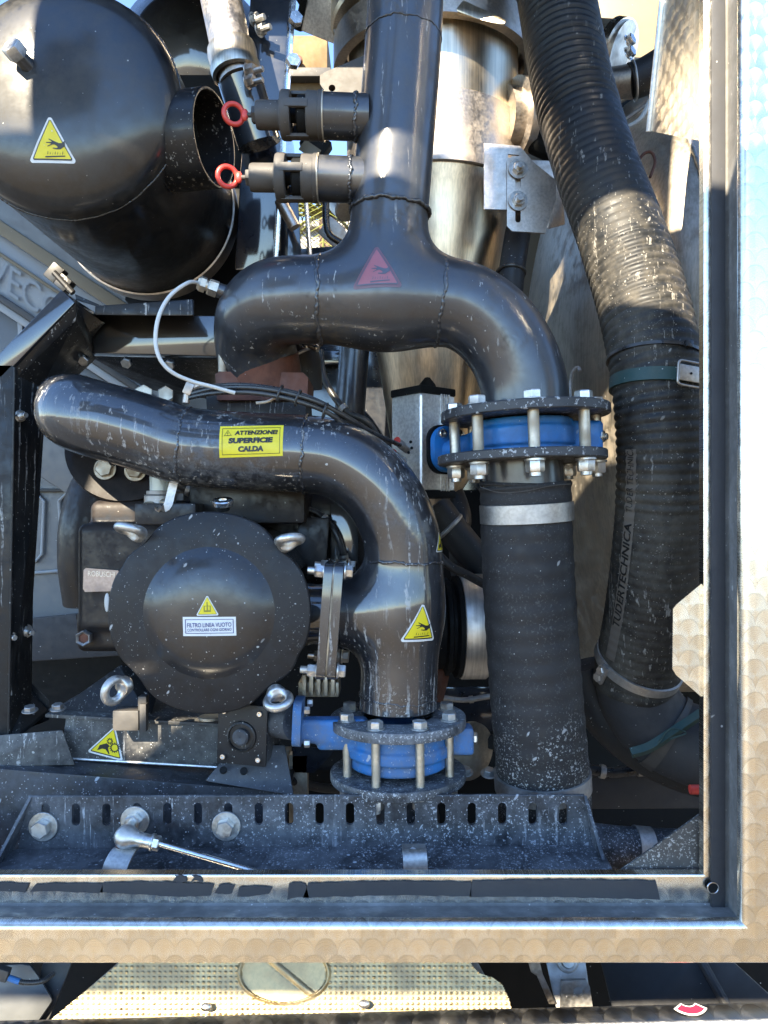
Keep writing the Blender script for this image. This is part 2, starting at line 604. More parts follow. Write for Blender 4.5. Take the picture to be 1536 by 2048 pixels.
def turned(name, a='X', b='Z', pitch=.024, row=.017, rough=.26, col=(.84, .79, .69), aniso=.55, dirt=.10):
    """engine-turned aluminium: overlapping brushed discs, the brushing runs round each disc's centre"""
    s = NT(name)
    sp = s.n('ShaderNodeSeparateXYZ'); s.t.links.new(s.pos, sp.inputs[0])
    u = s.math('DIVIDE', sp.outputs[a], pitch); v = s.math('DIVIDE', sp.outputs[b], row)
    j0 = s.math('FLOOR', v); fv = s.math('FRACT', v)
    def local(j):
        off = s.math('MULTIPLY', s.math('MODULO', s.math('ABSOLUTE', j), 2.0), .5)
        uu = s.math('ADD', u, off)
        return s.math('SUBTRACT', s.math('FRACT', uu), .5)
    l0 = local(j0); j1 = s.math('ADD', j0, 1); l1 = local(j1)
    arc = s.math('SQRT', s.math('MAXIMUM', s.math('SUBTRACT', 1.0, s.math('MULTIPLY', s.math('MULTIPLY', l0, l0), 3.9)), 0.))
    ins = s.math('LESS_THAN', fv, arc)
    du = s.math('MULTIPLY', s.fmix(ins, l1, l0), pitch)
    dv = s.math('MULTIPLY', s.fmix(ins, s.math('SUBTRACT', fv, 1.0), fv), row)
    cell = s.math('ADD', s.math('MULTIPLY', s.fmix(ins, j1, j0), 7.13), s.math('FLOOR', s.math('ADD', u, s.fmix(ins, .5, 0.))))
    cb = s.n('ShaderNodeCombineXYZ')
    ax = dict(X=0, Y=1, Z=2)
    s.t.links.new(s.math('MULTIPLY', dv, -1.), cb.inputs[ax[a]]); s.t.links.new(du, cb.inputs[ax[b]])
    tan = s.vec('NORMALIZE', cb.outputs[0])
    wn_ = s.n('ShaderNodeTexWhiteNoise', noise_dimensions='1D'); s.t.links.new(cell, wn_.inputs['W'])
    rad = s.math('SQRT', s.math('ADD', s.math('MULTIPLY', du, du), s.math('MULTIPLY', dv, dv)))
    rn = s.n('ShaderNodeTexNoise', noise_dimensions='1D'); s.t.links.new(s.math('ADD', s.math('MULTIPLY', rad, 1600), s.math('MULTIPLY', cell, 3.7)), rn.inputs['W'])
    edge = s.ramp(s.math('ABSOLUTE', s.math('SUBTRACT', fv, arc)), .0, .10)
    g = s.math('ADD', .80, s.math('MULTIPLY', wn_.outputs[0], .20))
    g = s.math('MULTIPLY', g, s.fmix(edge, .78, 1.0))
    c = s.mix(g, (0, 0, 0), col)
    dn = s.noise(s.pos, 22, 6, .65)
    dm = s.math('MULTIPLY', s.ramp(dn, .45, .72), dirt)
    c = s.mix(dm, c, (.35, .28, .2))
    sc_ = s.ramp(s.noise(s.stretch(s.pos, (.05, 1, 1) if a == 'X' else (1, .05, 1)), 700, 2, .6), .66, .72)
    c = s.mix(s.math('MULTIPLY', sc_, .12), c, (.42, .40, .37))
    s.bump(s.math('ADD', s.math('MULTIPLY', rn.outputs[0], .5), s.math('MULTIPLY', edge, .8)), .06, .0003)
    return s.out(base=c, rough=s.fmix(rn.outputs[0], rough * .8, rough * 1.2), metal=s.fmix(dm, 1., .3), aniso=aniso, tangent=tan)

M = {}
DZ = lambda py, d=1.03: at(0, py, d).z
M['paint'] = grime('black gloss paint', (.006, .0075, .010), .48, dust=.10, specks=.05, spec=.42, coat=1, coatr=.07, dustcol=(.16, .15, .13))
M['tankp'] = grime('satin black tank paint', (.006, .007, .009), .46, dust=.22, specks=.04, spec=.25, coat=.55, coatr=.17, dustcol=(.17, .158, .135))
M['manifold'] = grime('manifold grey-black paint', (.012, .015, .021), .48, dust=.24, specks=.02, streaks=.06, dustcol=(.15, .14, .12), spec=.45, mud=((.14, .10, .055), .35), coat=.7, coatr=.2)
M['pipe'] = grime('wet black pipe paint', (.009, .011, .015), .40, dust=.12, specks=1.2, streaks=1.15, spec=.4, coat=.9, coatr=.09, dustcol=(.16, .15, .14), mud=((.20, .205, .21), .42), crust=.75, gate=(2, DZ(1290), DZ(1440), .07))
M['pipe_low'] = grime('splashed flange paint', (.02, .021, .024), .45, dust=1.0, specks=1.3, dustcol=(.25, .252, .255), crust=.8, chips=((.42, .42, .41), .60), splash=(.66, .65, .63), orange=.3)
M['flange'] = grime('chipped flange paint', (.018, .019, .022), .4, dust=.4, specks=.5, dustcol=(.15, .145, .14), chips=((.40, .40, .39), .58), splash=(.6, .59, .57), orange=.3)
M['lid'] = grime('dusty black lid', (.012, .012, .013), .40, dust=.22, specks=.62, dustcol=(.09, .078, .07), spec=.3, crust=.25, orange=.15)
M['dome'] = grime('black lid dome', (.009, .010, .012), .42, dust=.3, specks=.5, spec=.25, coat=.6, coatr=.2, dustcol=(.10, .09, .08))
M['rail'] = grime('splashed black rail', (.012, .014, .018), .4, dust=1.0, specks=1.9, dustcol=(.135, .14, .15), streaks=.5, splash=(.55, .56, .58), crust=.8, gate=(0, -.42, .05, .30), orange=.2)
M['rail_l'] = grime('lightly splashed black rail', (.012, .014, .018), .38, dust=.9, specks=1.1, dustcol=(.105, .108, .115), splash=(.5, .51, .53), crust=.4, orange=.2)
M['frame'] = grime('black frame paint', (.007, .008, .010), .38, dust=.22, specks=.6, streaks=.6, dustcol=(.10, .088, .072), coat=.15, coatr=.12, spec=.3)
M['base'] = grime('dusty base paint', (.012, .013, .016), .5, dust=1.0, specks=.9, dustcol=(.17, .165, .15), crust=.4, orange=.25, streaks=.6)
M['gutter'] = grime('dirty gutter metal', (.17, .165, .155), .5, dust=1.0, specks=.3, dustcol=(.105, .098, .088), streaks=.0, vary=.4)
M['galvd'] = grime('dull splashed plate', (.07, .068, .064), .5, dust=.7, specks=1.2, dustcol=(.16, .155, .145), crust=.9, metal=.3)
M['beam'] = grime('blue-black beam paint', (.006, .010, .019), .4, dust=.08, specks=.05, spec=.2, coat=1, coatr=.08)
M['cast'] = grime('black cast iron paint', (.010, .0095, .0095), .40, dust=.35, specks=.08, dustcol=(.085, .065, .055), orange=.35, coat=.25, coatr=.25, spec=.25)
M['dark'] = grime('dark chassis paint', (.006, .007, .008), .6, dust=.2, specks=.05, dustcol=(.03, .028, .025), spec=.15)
M['rubber'] = grime('black hose rubber', (.015, .015, .016), .58, dust=.45, specks=1.5, dustcol=(.05, .046, .044), splash=(.60, .58, .54), spec=.4, orange=.3, crust=.85, gate=(2, DZ(1370), DZ(1520), .10))
M['rubber_p'] = grime('plain black rubber', (.018, .018, .019), .5, dust=.4, specks=.25, dustcol=(.06, .056, .05), splash=(.45, .44, .4), spec=.4, orange=.3)
M['hose'] = grime('corrugated hose rubber', (.007, .008, .009), .52, dust=.9, specks=.9, streaks=.5, dustcol=(.105, .092, .072), splash=(.42, .39, .34), spec=.35, orange=.3, crust=.35, gate=(2, DZ(300, 1.14), DZ(480, 1.1), .06), dgate=True)
M['cable'] = grime('black cable sheath', (.012, .012, .013), .25, dust=.2, specks=.1)
M['seal'] = grime('black rubber seal', (.030, .031, .035), .65, dust=.25, specks=.05, dustcol=(.085, .078, .07), orange=.3)
M['zinc'] = metal('zinc-plated steel', (.70, .69, .66), .38, dirt=.55, dirtcol=(.30, .27, .22), bumpy=.12, specks=.1)
M['zincr'] = metal('aged yellowed zinc', (.62, .57, .47), .45, dirt=.75, dirtcol=(.30, .22, .13), bumpy=.2)
M['bright'] = metal('bright steel', (.80, .79, .77), .22, dirt=.15, bumpy=.04)
M['galv'] = metal('dull galvanised steel', (.50, .49, .47), .5, dirt=.6, dirtcol=(.24, .21, .18), bumpy=.15, specks=.4)
M['stain'] = metal('brushed stainless', (.74, .64, .49), .34, brush=(1, 1, .02), dirt=.10, dirtcol=(.20, .16, .11))
M['stain_t'] = metal('dirty stainless tank', (.58, .51, .41), .48, brush=(1, 1, .04), dirt=.5, dirtcol=(.20, .168, .13), specks=.2, lo=.42)
M['stain_b'] = metal('dull stainless', (.60, .53, .46), .40, dirt=.4, dirtcol=(.2, .16, .12), bumpy=.1)
M['alu'] = metal('anodised aluminium', (.90, .90, .88), .48, dirt=.18, dirtcol=(.25, .21, .17), bumpy=.06)
M['pulley'] = metal('machined aluminium rim', (.80, .77, .72), .45, brush=(1, .05, .05), dirt=.3, dirtcol=(.25, .2, .15))
M['turned'] = turned('engine-turned aluminium front')
M['turned_j'] = turned('engine-turned aluminium jamb', a='Y', b='Z', pitch=.03, row=.018, rough=.34)
M['turned_s'] = turned('engine-turned aluminium step', a='X', b='Y', pitch=.03, row=.02, rough=.3, col=(.45, .43, .40))
M['blue'] = grime('blue valve paint', (.010, .16, .46), .42, dust=.42, specks=.15, coat=.25, coatr=.25, dustcol=(.14, .155, .18), spec=.5, wear=((.09, .055, .04), .64), vary=.35, orange=.4)
M['blued'] = grime('dusty blue valve paint', (.012, .15, .42), .48, dust=1.0, specks=1.2, crust=.5, dustcol=(.14, .17, .22), wear=((.16, .06, .03), .69), vary=.25, orange=.25)
M['rust'] = grime('rusty steel', (.10, .032, .016), .6, dust=.35, specks=.04, dustcol=(.035, .02, .015), vary=.5, orange=.5)
M['relief'] = grime('weathered grey-brown casting', (.050, .047, .044), .50, dust=.45, specks=.05, dustcol=(.11, .095, .08), orange=.5, vary=.2)
M['red'] = flat('red plastic', (.72, .07, .05), .35)
M['redv'] = flat('red vinyl', (.55, .02, .05), .4)
M['yellow'] = grime('yellow vinyl', (.84, .67, .015), .34, dust=.28, specks=.25, dustcol=(.42, .33, .07), splash=(.75, .72, .6), orange=.02)
M['white'] = grime('white vinyl', (.76, .75, .71), .4, dust=.35, specks=.1, dustcol=(.42, .39, .33), orange=.02)
M['ink'] = flat('black print', (.012, .012, .012), .4)
M['navy'] = flat('navy print', (.05, .05, .20), .4)
M['fadered'] = flat('faded red vinyl', (.34, .115, .135), .3)
M['fadeedge'] = flat('faded red border', (.16, .075, .09), .3)
M['fadeink'] = flat('faded grey print', (.09, .09, .12), .35)
M['brassplate'] = metal('etched nameplate', (.42, .33, .28), .5, dirt=.4, dirtcol=(.2, .14, .11))
M['green'] = grime('green webbing', (.006, .040, .038), .55, dust=.2, specks=.2)
M['greystrap'] = metal('grey webbing and buckle', (.52, .50, .47), .45, dirt=.3)
M['whitecable'] = flat('white cable', (.72, .70, .64), .45)
M['stripe'] = flat('printed hose stripe', (.15, .128, .105), .65)
M['cab'] = grime('silver grey cab paint', (.125, .132, .138), .4, metal=.2, dust=.25, specks=.02, dustcol=(.15, .15, .145))
M['cabd'] = grime('dark cab trim', (.02, .021, .023), .5, dust=.2, specks=.02)
M['cabw'] = grime('pale cab moulding', (.30, .31, .315), .35, dust=.2, specks=.02)
M['shield'] = metal('dimpled heat-shield aluminium', (.46, .37, .21), .5, dirt=.6, dirtcol=(.32, .26, .17), bumpy=.05)
M['sand'] = grime('tan sunlit body panel', (.22, .175, .11), .45, dust=.2, specks=.02, dustcol=(.2, .165, .12), spec=.3)
def stone():
    s = NT('sandy concrete ground')
    n = s.noise(s.pos, .8, 8, .6); n2 = s.noise(s.pos, 60, 4)
    c = s.mix(s.ramp(n, .3, .7), (.095, .073, .044), (.125, .097, .058))
    c = s.mix(s.math('MULTIPLY', n2, .35), c, (.08, .06, .035))
    s.bump(n2, .4, .004)
    return s.out(base=c, rough=.9)
M['ground'] = stone()
M['ground_shade'] = grime('dark near-ground shade', (.035, .035, .036), .85, dust=.3, specks=0, dustcol=(.09, .085, .075), spec=.3, orange=.5)  # dark colour stands for shade on the ground near the truck
M['cabl'] = grime('cab lettering', (.25, .262, .27), .35, dust=.1, specks=0)
M['ochre'] = grime('ochre stone', (.16, .105, .05), .85, dust=.3, specks=0, dustcol=(.15, .11, .07), vary=.3)
M['plaster'] = flat('white plaster', (.30, .29, .28), .8)
M['leaf'] = flat('palm frond', (.13, .135, .02), .5)
M['leafd'] = flat('palm frond dark', (.07, .13, .03), .5)
M['trunk'] = flat('palm trunk', (.16, .11, .07), .9)
def glassy():
    s = NT('sight glass')
    return s.out(base=(.75, .8, .75), rough=.12, trans=.4)
M['glass'] = glassy()

# ------------------------------------------------------------------ stickers
def poly2d(outer, holes=()):
    loops = [[V3((x, y, 0)) for x, y in outer]] + [[V3((x, y, 0)) for x, y in h] for h in holes]
    t = tessellate_polygon(loops)
    return [p for l in loops for p in l], [tuple(x) for x in t]
def text2d(txt, height, width=None, shear=0, bold=0., cx=0, cy=0):
    cu = bpy.data.curves.new('t', 'FONT')
    cu.body = txt; cu.size = 1; cu.shear = shear; cu.offset = bold; cu.resolution_u = 3
    o = bpy.data.objects.new('t', cu); COL.objects.link(o)
    dg = bpy.context.evaluated_depsgraph_get()
    me = o.evaluated_get(dg).to_mesh()
    vs = [v.co.copy() for v in me.vertices]; fs = [tuple(p.vertices) for p in me.polygons]
    o.evaluated_get(dg).to_mesh_clear()
    bpy.data.objects.remove(o); bpy.data.curves.remove(cu)
    x0, x1 = min(v.x for v in vs), max(v.x for v in vs); y0, y1 = min(v.y for v in vs), max(v.y for v in vs)
    ky = height / (y1 - y0); kx = width / (x1 - x0) if width else ky
    return [V3(((v.x - (x0 + x1) / 2) * kx + cx, (v.y - (y0 + y1) / 2) * ky + cy, 0)) for v in vs], fs
def decal(name, g2, mat, parent, target, o, n, up, lift, maxe=.006):
    """lay a thin printed sheet on a surface: pieces follow the surface below them"""
    bm = bmesh.new()
    bv = [bm.verts.new(v) for v in g2[0]]
    for f in g2[1]:
        try: bm.faces.new([bv[i] for i in f])
        except ValueError: pass
    bmesh.ops.remove_doubles(bm, verts=bm.verts, dist=1e-6)
    bmesh.ops.triangulate(bm, faces=bm.faces)
    for _ in range(5):
        le = [e for e in bm.edges if e.calc_length() > maxe]
        if not le: break
        bmesh.ops.subdivide_edges(bm, edges=le, cuts=1)
        bmesh.ops.triangulate(bm, faces=bm.faces)
    bm.verts.index_update()
    n = V3(n).normalized(); u, v, _ = basis(n, up); right = u.cross(n)
    vs = []
    for p in bm.verts:
        q = V3(o) + right * p.co.x + u * p.co.y
        hit = target.ray_cast(q + n * .06, -n, .3) if target else (None,)
        if hit[0] is None: vs.append(q + n * lift); continue
        nn = hit[1] if hit[1].dot(n) > 0 else -hit[1]
        vs.append(hit[0] + nn * lift)
    fs = [tuple(x.index for x in f.verts) for f in bm.faces]
    bm.free()
    return part(name, (vs, fs), mat, parent, smooth=60)
def bvh(geo): return BVHTree.FromPolygons([tuple(v) for v in geo[0]], geo[1])
def tri_round(h, w, r, n=6, skew=0.):
    A, B, C = V3((skew, h / 2, 0)), V3((-w / 2, -h / 2, 0)), V3((w / 2, -h / 2, 0))
    out = []
    for p, q, s_ in ((A, C, B), (B, A, C), (C, B, A)):
        d1, d2 = (q - p).normalized(), (s_ - p).normalized()
        ha = math.acos(max(-1, min(1, d1.dot(d2)))) / 2
        c = p + (d1 + d2).normalized() * (r / math.sin(ha))
        a1 = c + (p - c).normalized() * r
        t1 = p + d1 * (r / math.tan(ha)); t2 = p + d2 * (r / math.tan(ha))
        v1, v2 = t1 - c, t2 - c
        for i in range(n):
            k = i / (n - 1)
            w_ = (v1 * (1 - k) + v2 * k)
            out.append(tuple((c + w_.normalized() * r)[:2]))
    return out
HAND = [(1020, 880), (1022, 1010), (900, 1092), (800, 1098), (690, 1078), (700, 1055), (805, 1062), (828, 1042), (800, 1010), (735, 972), (690, 978), (560, 1032), (548, 1016), (655, 968), (640, 946), (520, 938), (515, 920), (660, 912), (678, 902), (588, 848), (597, 826), (730, 888), (860, 938), (930, 938)]
def hand_shapes(h):
    k = h / 1240.
    m = lambda l: [((x - 668) * k, (820 - y) * k) for x, y in l]
    shapes = [poly2d(m(HAND)), poly2d(m([(480, 1270), (1010, 1245), (1015, 1275), (480, 1305)]))]
    for i in range(7):
        x = 540 + i * 66
        shapes.append(poly2d(m([(x, 1225), (x + 14, 1150 + 25 * (i % 3)), (x + 26, 1140 + 20 * (i % 2)), (x + 22, 1180), (x + 16, 1225)])))
    return join(*shapes)
def gear2d(cx, cy, r, t, n, hole):
    pts = []
    for i in range(n):
        for k, rr in ((-.28, r), (-.2, r + t), (.2, r + t), (.28, r)):
            a = 2 * math.pi * (i + k) / n
            pts.append((cx + rr * math.cos(a), cy + rr * math.sin(a)))
    return poly2d(pts, [circ(hole, 16, cx, cy)])
def gear_shapes(h):
    k = h / 870.
    m = lambda l: [((x - 690) * k, (650 - y) * k) for x, y in l]
    g = [poly2d(m([(650, 715), (745, 770), (715, 830), (800, 985), (775, 990), (660, 885), (570, 890), (470, 950), (445, 965), (480, 810)]))]
    g.append(gear2d((890 - 690) * k, (650 - 780) * k, 115 * k, 28 * k, 14, 88 * k))
    g.append(gear2d((720 - 690) * k, (650 - 640) * k, 68 * k, 22 * k, 10, 42 * k))
    return join(*g)
def triangle_sticker(parent, target, o, n, up, h, w, cols, icon, skew=0, label=None):
    """warning triangle: border sheet > printed outline, field, pictogram"""
    st = decal('warning_sticker', poly2d(tri_round(h, w, h * .055, 6, skew)), cols[0], parent, target, o, n, up, .0004)
    if label: st['label'] = label
    o2 = V3(o) - V3(up).normalized() * h * .005
    a = tri_round(h * .86, w * .84, h * .03, 5, skew * .86); b = tri_round(h * .80, w * .77, h * .012, 4, skew * .8)
    off = -h * .012
    sh = lambda l: [(x, y + off) for x, y in l]
    decal('outline', poly2d(sh(a), [sh(b)]), cols[2], st, target, o, n, up, .0009)
    decal('field', poly2d(sh(b)), cols[1], st, target, o, n, up, .0007)
    g = icon(h)
    decal('pictogram', g, cols[2], st, target, o, n, up, .0011)
    return st
# ================================================================== SETTING
def sheet(x0, x1, y0, y1, z, nx=2, ny=2):
    vs = [V3((x0 + (x1 - x0) * i / nx, y0 + (y1 - y0) * j / ny, z)) for j in range(ny + 1) for i in range(nx + 1)]
    fs = [(j * (nx + 1) + i, j * (nx + 1) + i + 1, (j + 1) * (nx + 1) + i + 1, (j + 1) * (nx + 1) + i) for j in range(ny) for i in range(nx)]
    return vs, fs
g = part('ground', sheet(-900, 900, -900, 900, 0, 8, 8), M['ground'], smooth=0)
g['kind'] = 'structure'

a_ = part('ground_shade_strip', sheet(-60, 60, -.4, 7, .004, 4, 2), M['ground_shade'], smooth=0)  # dark strip added in place of shaded ground, for the pipe reflections
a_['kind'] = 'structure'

# ---- added out-of-view plates, shaped to cast shade into the bay
SUNV = V3((SUN_M, 1, -SUN_K))
def shade_plate(pts):
    """plate outline given where its shadow meets the front plane (x, height above eye), and how far toward the sun the plate stands"""
    return [V3((x, .80, CZ + z)) - SUNV * t for x, z, t in pts]
def slab(P, th):
    n = (P[1] - P[0]).cross(P[2] - P[0]).normalized()
    return prism3(P, [], n * th)
TT = lambda z: 2.15 + (.6 - z) * .35
blocker_pts = shade_plate([(x, z, TT(z)) for x, z in [(-1.8, 1.7), (-.86, 1.7), (-.86, .640), (-.30, .600), (-.02, .555), (.10, .52), (.224, .43), (.34, .385), (.47, .37), (.47, -.485), (-1.8, -.485)]])
def gap(pts, d):
    """hole shaped in the added canopy through which the sun reaches these places of the bay"""
    out = []
    for px, py in pts:
        p = at(px, py, d)
        k = d - .80
        z = p.z - CZ + SUN_K * k
        out.append((p.x - SUN_M * k, z, TT(z)))
    return shade_plate(out)
holes = [gap([(236, 1455), (262, 1428), (330, 1418), (440, 1412), (440, 1424), (345, 1446), (318, 1470), (290, 1500), (262, 1522), (236, 1500)], 1.10),
         gap([(20, 740), (134, 740), (112, 785), (104, 830), (113, 872), (142, 915), (20, 915)], 1.045)]
hn = (blocker_pts[1] - blocker_pts[0]).cross(blocker_pts[-1] - blocker_pts[0]).normalized()
single('sun_blocker', prism3(blocker_pts, holes, hn * -.018), M['cabw'], 'pale unseen added canopy that shades the open bay', 'blocker', smooth=0)
occluder_pts = shade_plate([(x, z, 2.10 - .5 * (z - .61)) for x, z in [(-.53, .61), (.305, .634), (.300, .74), (.28, .78), (.235, .80), (.235, 1.35), (-.01, 1.35), (-.01, 1.0), (-.53, 1.0)]])
single('occluder', slab(occluder_pts, -.018), M['cabw'], 'narrow pale added awning above the canopy', 'occluder')

# ---- aluminium frame of the opening
XI, ZI = at(1408, 0, .845).x, at(0, 1750, .845).z
PROF = [(0, .858), (0, .846), (.0015, .845), (.0028, .845), (.0290, .845), (.0305, .845), (.0325, .8435), (.0330, .842), (.0290, .8145), (.0280, .8105), (.0284, .8065), (.0300, .8030), (.0325, .8008), (.0350, .8000), (.0370, .8000), (.0670, .8000), (.0690, .8000), (.0702, .8012), (.0705, .818)]
NAR = lambda o: o if o < .0285 and o < .028 else (o - .0075 * max(0., min(1., (.067 - o) / .028)) if o < .067 else o)   # the post's channel is narrower than the sill's
frame = thing('aluminium_door_frame', 'engine-turned aluminium frame round the open equipment bay', 'door frame', (0, .8, CZ - .5))
vs, fs = [], []
m = len(PROF)
NB = 14
for i in range(NB + 1):
    for o_, d_ in PROF:
        xe = XI + NAR(min(o_, .069))
        x = -.95 + (xe + .95) * i / NB
        vs.append(V3((x, d_, ZI - o_)))
for i in range(NB):
    for j in range(m - 1): fs.append((i * m + j, i * m + j + 1, (i + 1) * m + j + 1, (i + 1) * m + j))
GUT = lambda f: 5 <= min(f) % m <= 8
part('sill_panel', (vs, [f for f in fs if not GUT(f)]), M['turned'], frame, 40)
part('sill_gutter', (vs, [f for f in fs if GUT(f)]), M['gutter'], frame, 40)
PR = [(NAR(o_), d_, o_) for o_, d_ in PROF[:16]] + [(o_, d_, o_) for o_, d_ in [(.0690, .8000), (.25, .8000), (.4500, .8000), (.4512, .8012), (.4515, .818)]]
m2 = len(PR)
vs, fs = [], []
NR = 14
for i in range(NR + 1):
    for o_, d_, oz in PR:
        zb = ZI - min(oz, .0702)
        z = zb + (CZ + .9 - zb) * i / NR
        vs.append(V3((XI + o_, d_, z)))
for i in range(NR):
    for j in range(m2 - 1): fs.append((i * m2 + j, i * m2 + j + 1, (i + 1) * m2 + j + 1, (i + 1) * m2 + j))
GUT = lambda f: 5 <= min(f) % m2 <= 8
part('post_panel', (vs, [f for f in fs if not GUT(f)]), M['turned'], frame, 40)
part('post_gutter', (vs, [f for f in fs if GUT(f)]), M['gutter'], frame, 40)
part('weld_bead', tube([at(1488, 1822, .812) + V3((i * .002, -i * .0012, -i * .0009 + .0006 * math.sin(i * 2))) for i in range(9)], [.0008, .0016, .002, .0017, .0021, .0016, .002, .0014, .0006], 8), M['alu'], frame)
part('rubber_seal', hull([V3((XI + o_, d_, z)) for o_ in (.0062, .0212) for d_ in (.8395, .8447) for z in (ZI - .0335, CZ + .9)], .0012), M['seal'], frame, label='black rubber seal strip down the post')
# torn seal strips along the sill lip
def torn(x0, x1, yt, yb, seed, lean=0):
    r = random.Random(seed)
    n = max(6, int((x1 - x0) / 12))
    top = [(x0 + (x1 - x0) * i / n, yt + r.uniform(-.9, .9) - 3 * math.sin(i / n * 3.1) + lean * i / n) for i in range(n + 1)]
    bot = [(x0 + (x1 - x0) * i / n + r.uniform(-2, 2), yb + r.uniform(-1.0, 1.0) + 2.5 * math.sin(i / n * 4 + seed) + lean * i / n) for i in range(n, -1, -1)]
    top[0] = (x0 + r.uniform(4, 10), top[0][1]); bot[0] = (x1 - r.uniform(-12, 10), bot[0][1])
    return pxprism(top + bot, .8425, .0021)
for i, (x0, x1, yt, yb, ln) in enumerate([(-60, 58, 1769, 1784, 0), (60, 205, 1771, 1785, -2), (198, 428, 1766, 1788, 3), (430, 470, 1772, 1786, 0), (474, 545, 1776, 1791, 0), (573, 612, 1769, 1797, 0), (606, 943, 1768, 1795, -3), (938, 1312, 1763, 1796, 0)]):
    part('rubber_seal', torn(x0, x1, yt, yb, i + 3, ln), M['seal'], frame, smooth=0)
for x0, x1 in ((345, 372), (380, 402)):
    part('rubber_seal', torn(x0, x1, 1754, 1763, x0), M['seal'], frame, smooth=0)
part('drain_hole', cyl(at(1426, 1776, .8390), (0, 1, 0), sz(11, .84), .004, 20, .0003), M['dark'], frame)
part('drain_rim', torus(at(1426, 1776, .8389), (0, 1, 0), sz(11, .84), .0007, 24, 6), M['bright'], frame)
part('gusset_plate', pxprism([(1424, 1150), (1354, 1208), (1346, 1218), (1345, 1338), (1352, 1350), (1424, 1412)], .852, .003), M['turned'], frame, smooth=0)
part('gusset_plate', pxprism([(1226, 1752), (1424, 1612), (1424, 1752)], .866, .003), M['galvd'], frame, smooth=0)
xj = XI + .006
part('jamb_panel', prism3([V3((xj, .858, CZ + .9)), V3((xj, .965, CZ + .9)), V3((xj, .985, at(0, 0, .98).z)), V3((xj, 1.035, at(0, 262, 1.035).z)), V3((xj, .858, at(0, 285, .86).z))], [], V3((.003, 0, 0))), M['turned_j'], frame, smooth=0)
part('jamb_edge', tube([V3((xj - .001, .966, CZ + .9)), V3((xj - .001, .986, at(0, 0, .98).z)), V3((xj - .001, 1.036, at(0, 262, 1.035).z))], .004, 10), M['alu'], frame)

rf = thing('added_roof', 'unseen dark roof panel added over the bay to cut sky light', 'roof', V3((0, 1.25, CZ + 1.1)))  # added out of view to cut the sky fill from above
part('roof_panel', hull([V3((x, y, CZ + z)) for x in (-.95, .6) for y in (.90, 1.6) for z in (1.10, 1.115)]), M['dark'], rf, 0)
part('added_roof_beam', hull([V3((x, y, CZ + z)) for x in (-.95, .6) for y in (1.2, 1.24) for z in (1.06, 1.10)], .002), M['frame'], rf)

# ---- lower body panel below the frame
step = thing('lower_side_panel', 'lower body panel edge under the aluminium sill', 'body panel', at(768, 2048, .84))
a0, a1 = at(-100, 2043, .862), at(1700, 2000, .862)
b0, b1 = a0 + V3((0, -.022, -.004)), a1 + V3((0, -.022, -.004))
part('top_flange', hull([a0, a1, b0, b1, a0 - V3((0, 0, .003)), a1 - V3((0, 0, .003)), b0 - V3((0, 0, .003)), b1 - V3((0, 0, .003))], .001), M['turned_s'], step)
part('rounded_edge', tube([b0 + V3((0, 0, -.004)), b1 + V3((0, 0, -.004))], .004, 14), M['alu'], step)
f0, f1 = b0 + V3((0, -.0035, -.005)), b1 + V3((0, -.0035, -.005))
part('face_panel', hull([f0, f1, f0 + V3((0, .002, 0)), f1 + V3((0, .002, 0)), f0 - V3((0, 0, .25)), f1 - V3((0, 0, .25)), f0 + V3((0, .002, -.25)), f1 + V3((0, .002, -.25))]), M['turned'], step)
# red curved sticker on the flange
fn = (a1 - a0).cross(b0 - a0).normalized(); fn = -fn if fn.z < 0 else fn
fu = V3((0, 1, .18)).normalized()
fo = a0.lerp(a1, (1375 + 100) / 1800) * .5 + b0.lerp(b1, (1375 + 100) / 1800) * .5 + fn * .001
def arcsector(r0, r1, a0_, a1_, n=14):
    A = np.radians(np.linspace(a0_, a1_, n))
    return [(r1 * math.cos(t), r1 * math.sin(t)) for t in A] + [(r0 * math.cos(t), r0 * math.sin(t)) for t in A[::-1]]
sec = [(x, y + .016) for x, y in arcsector(.0095, .0225, 215, 325)]
stk = decal('reflector_sticker', poly2d(sec), M['white'], step, None, fo, fn, fu, .0006)
decal('red_field', poly2d([(x * .93, (y + .0002) * .9) for x, y in [(x, y + .016) for x, y in arcsector(.0108, .0212, 219, 321)]]), M['redv'], stk, None, fo, fn, fu, .0010)

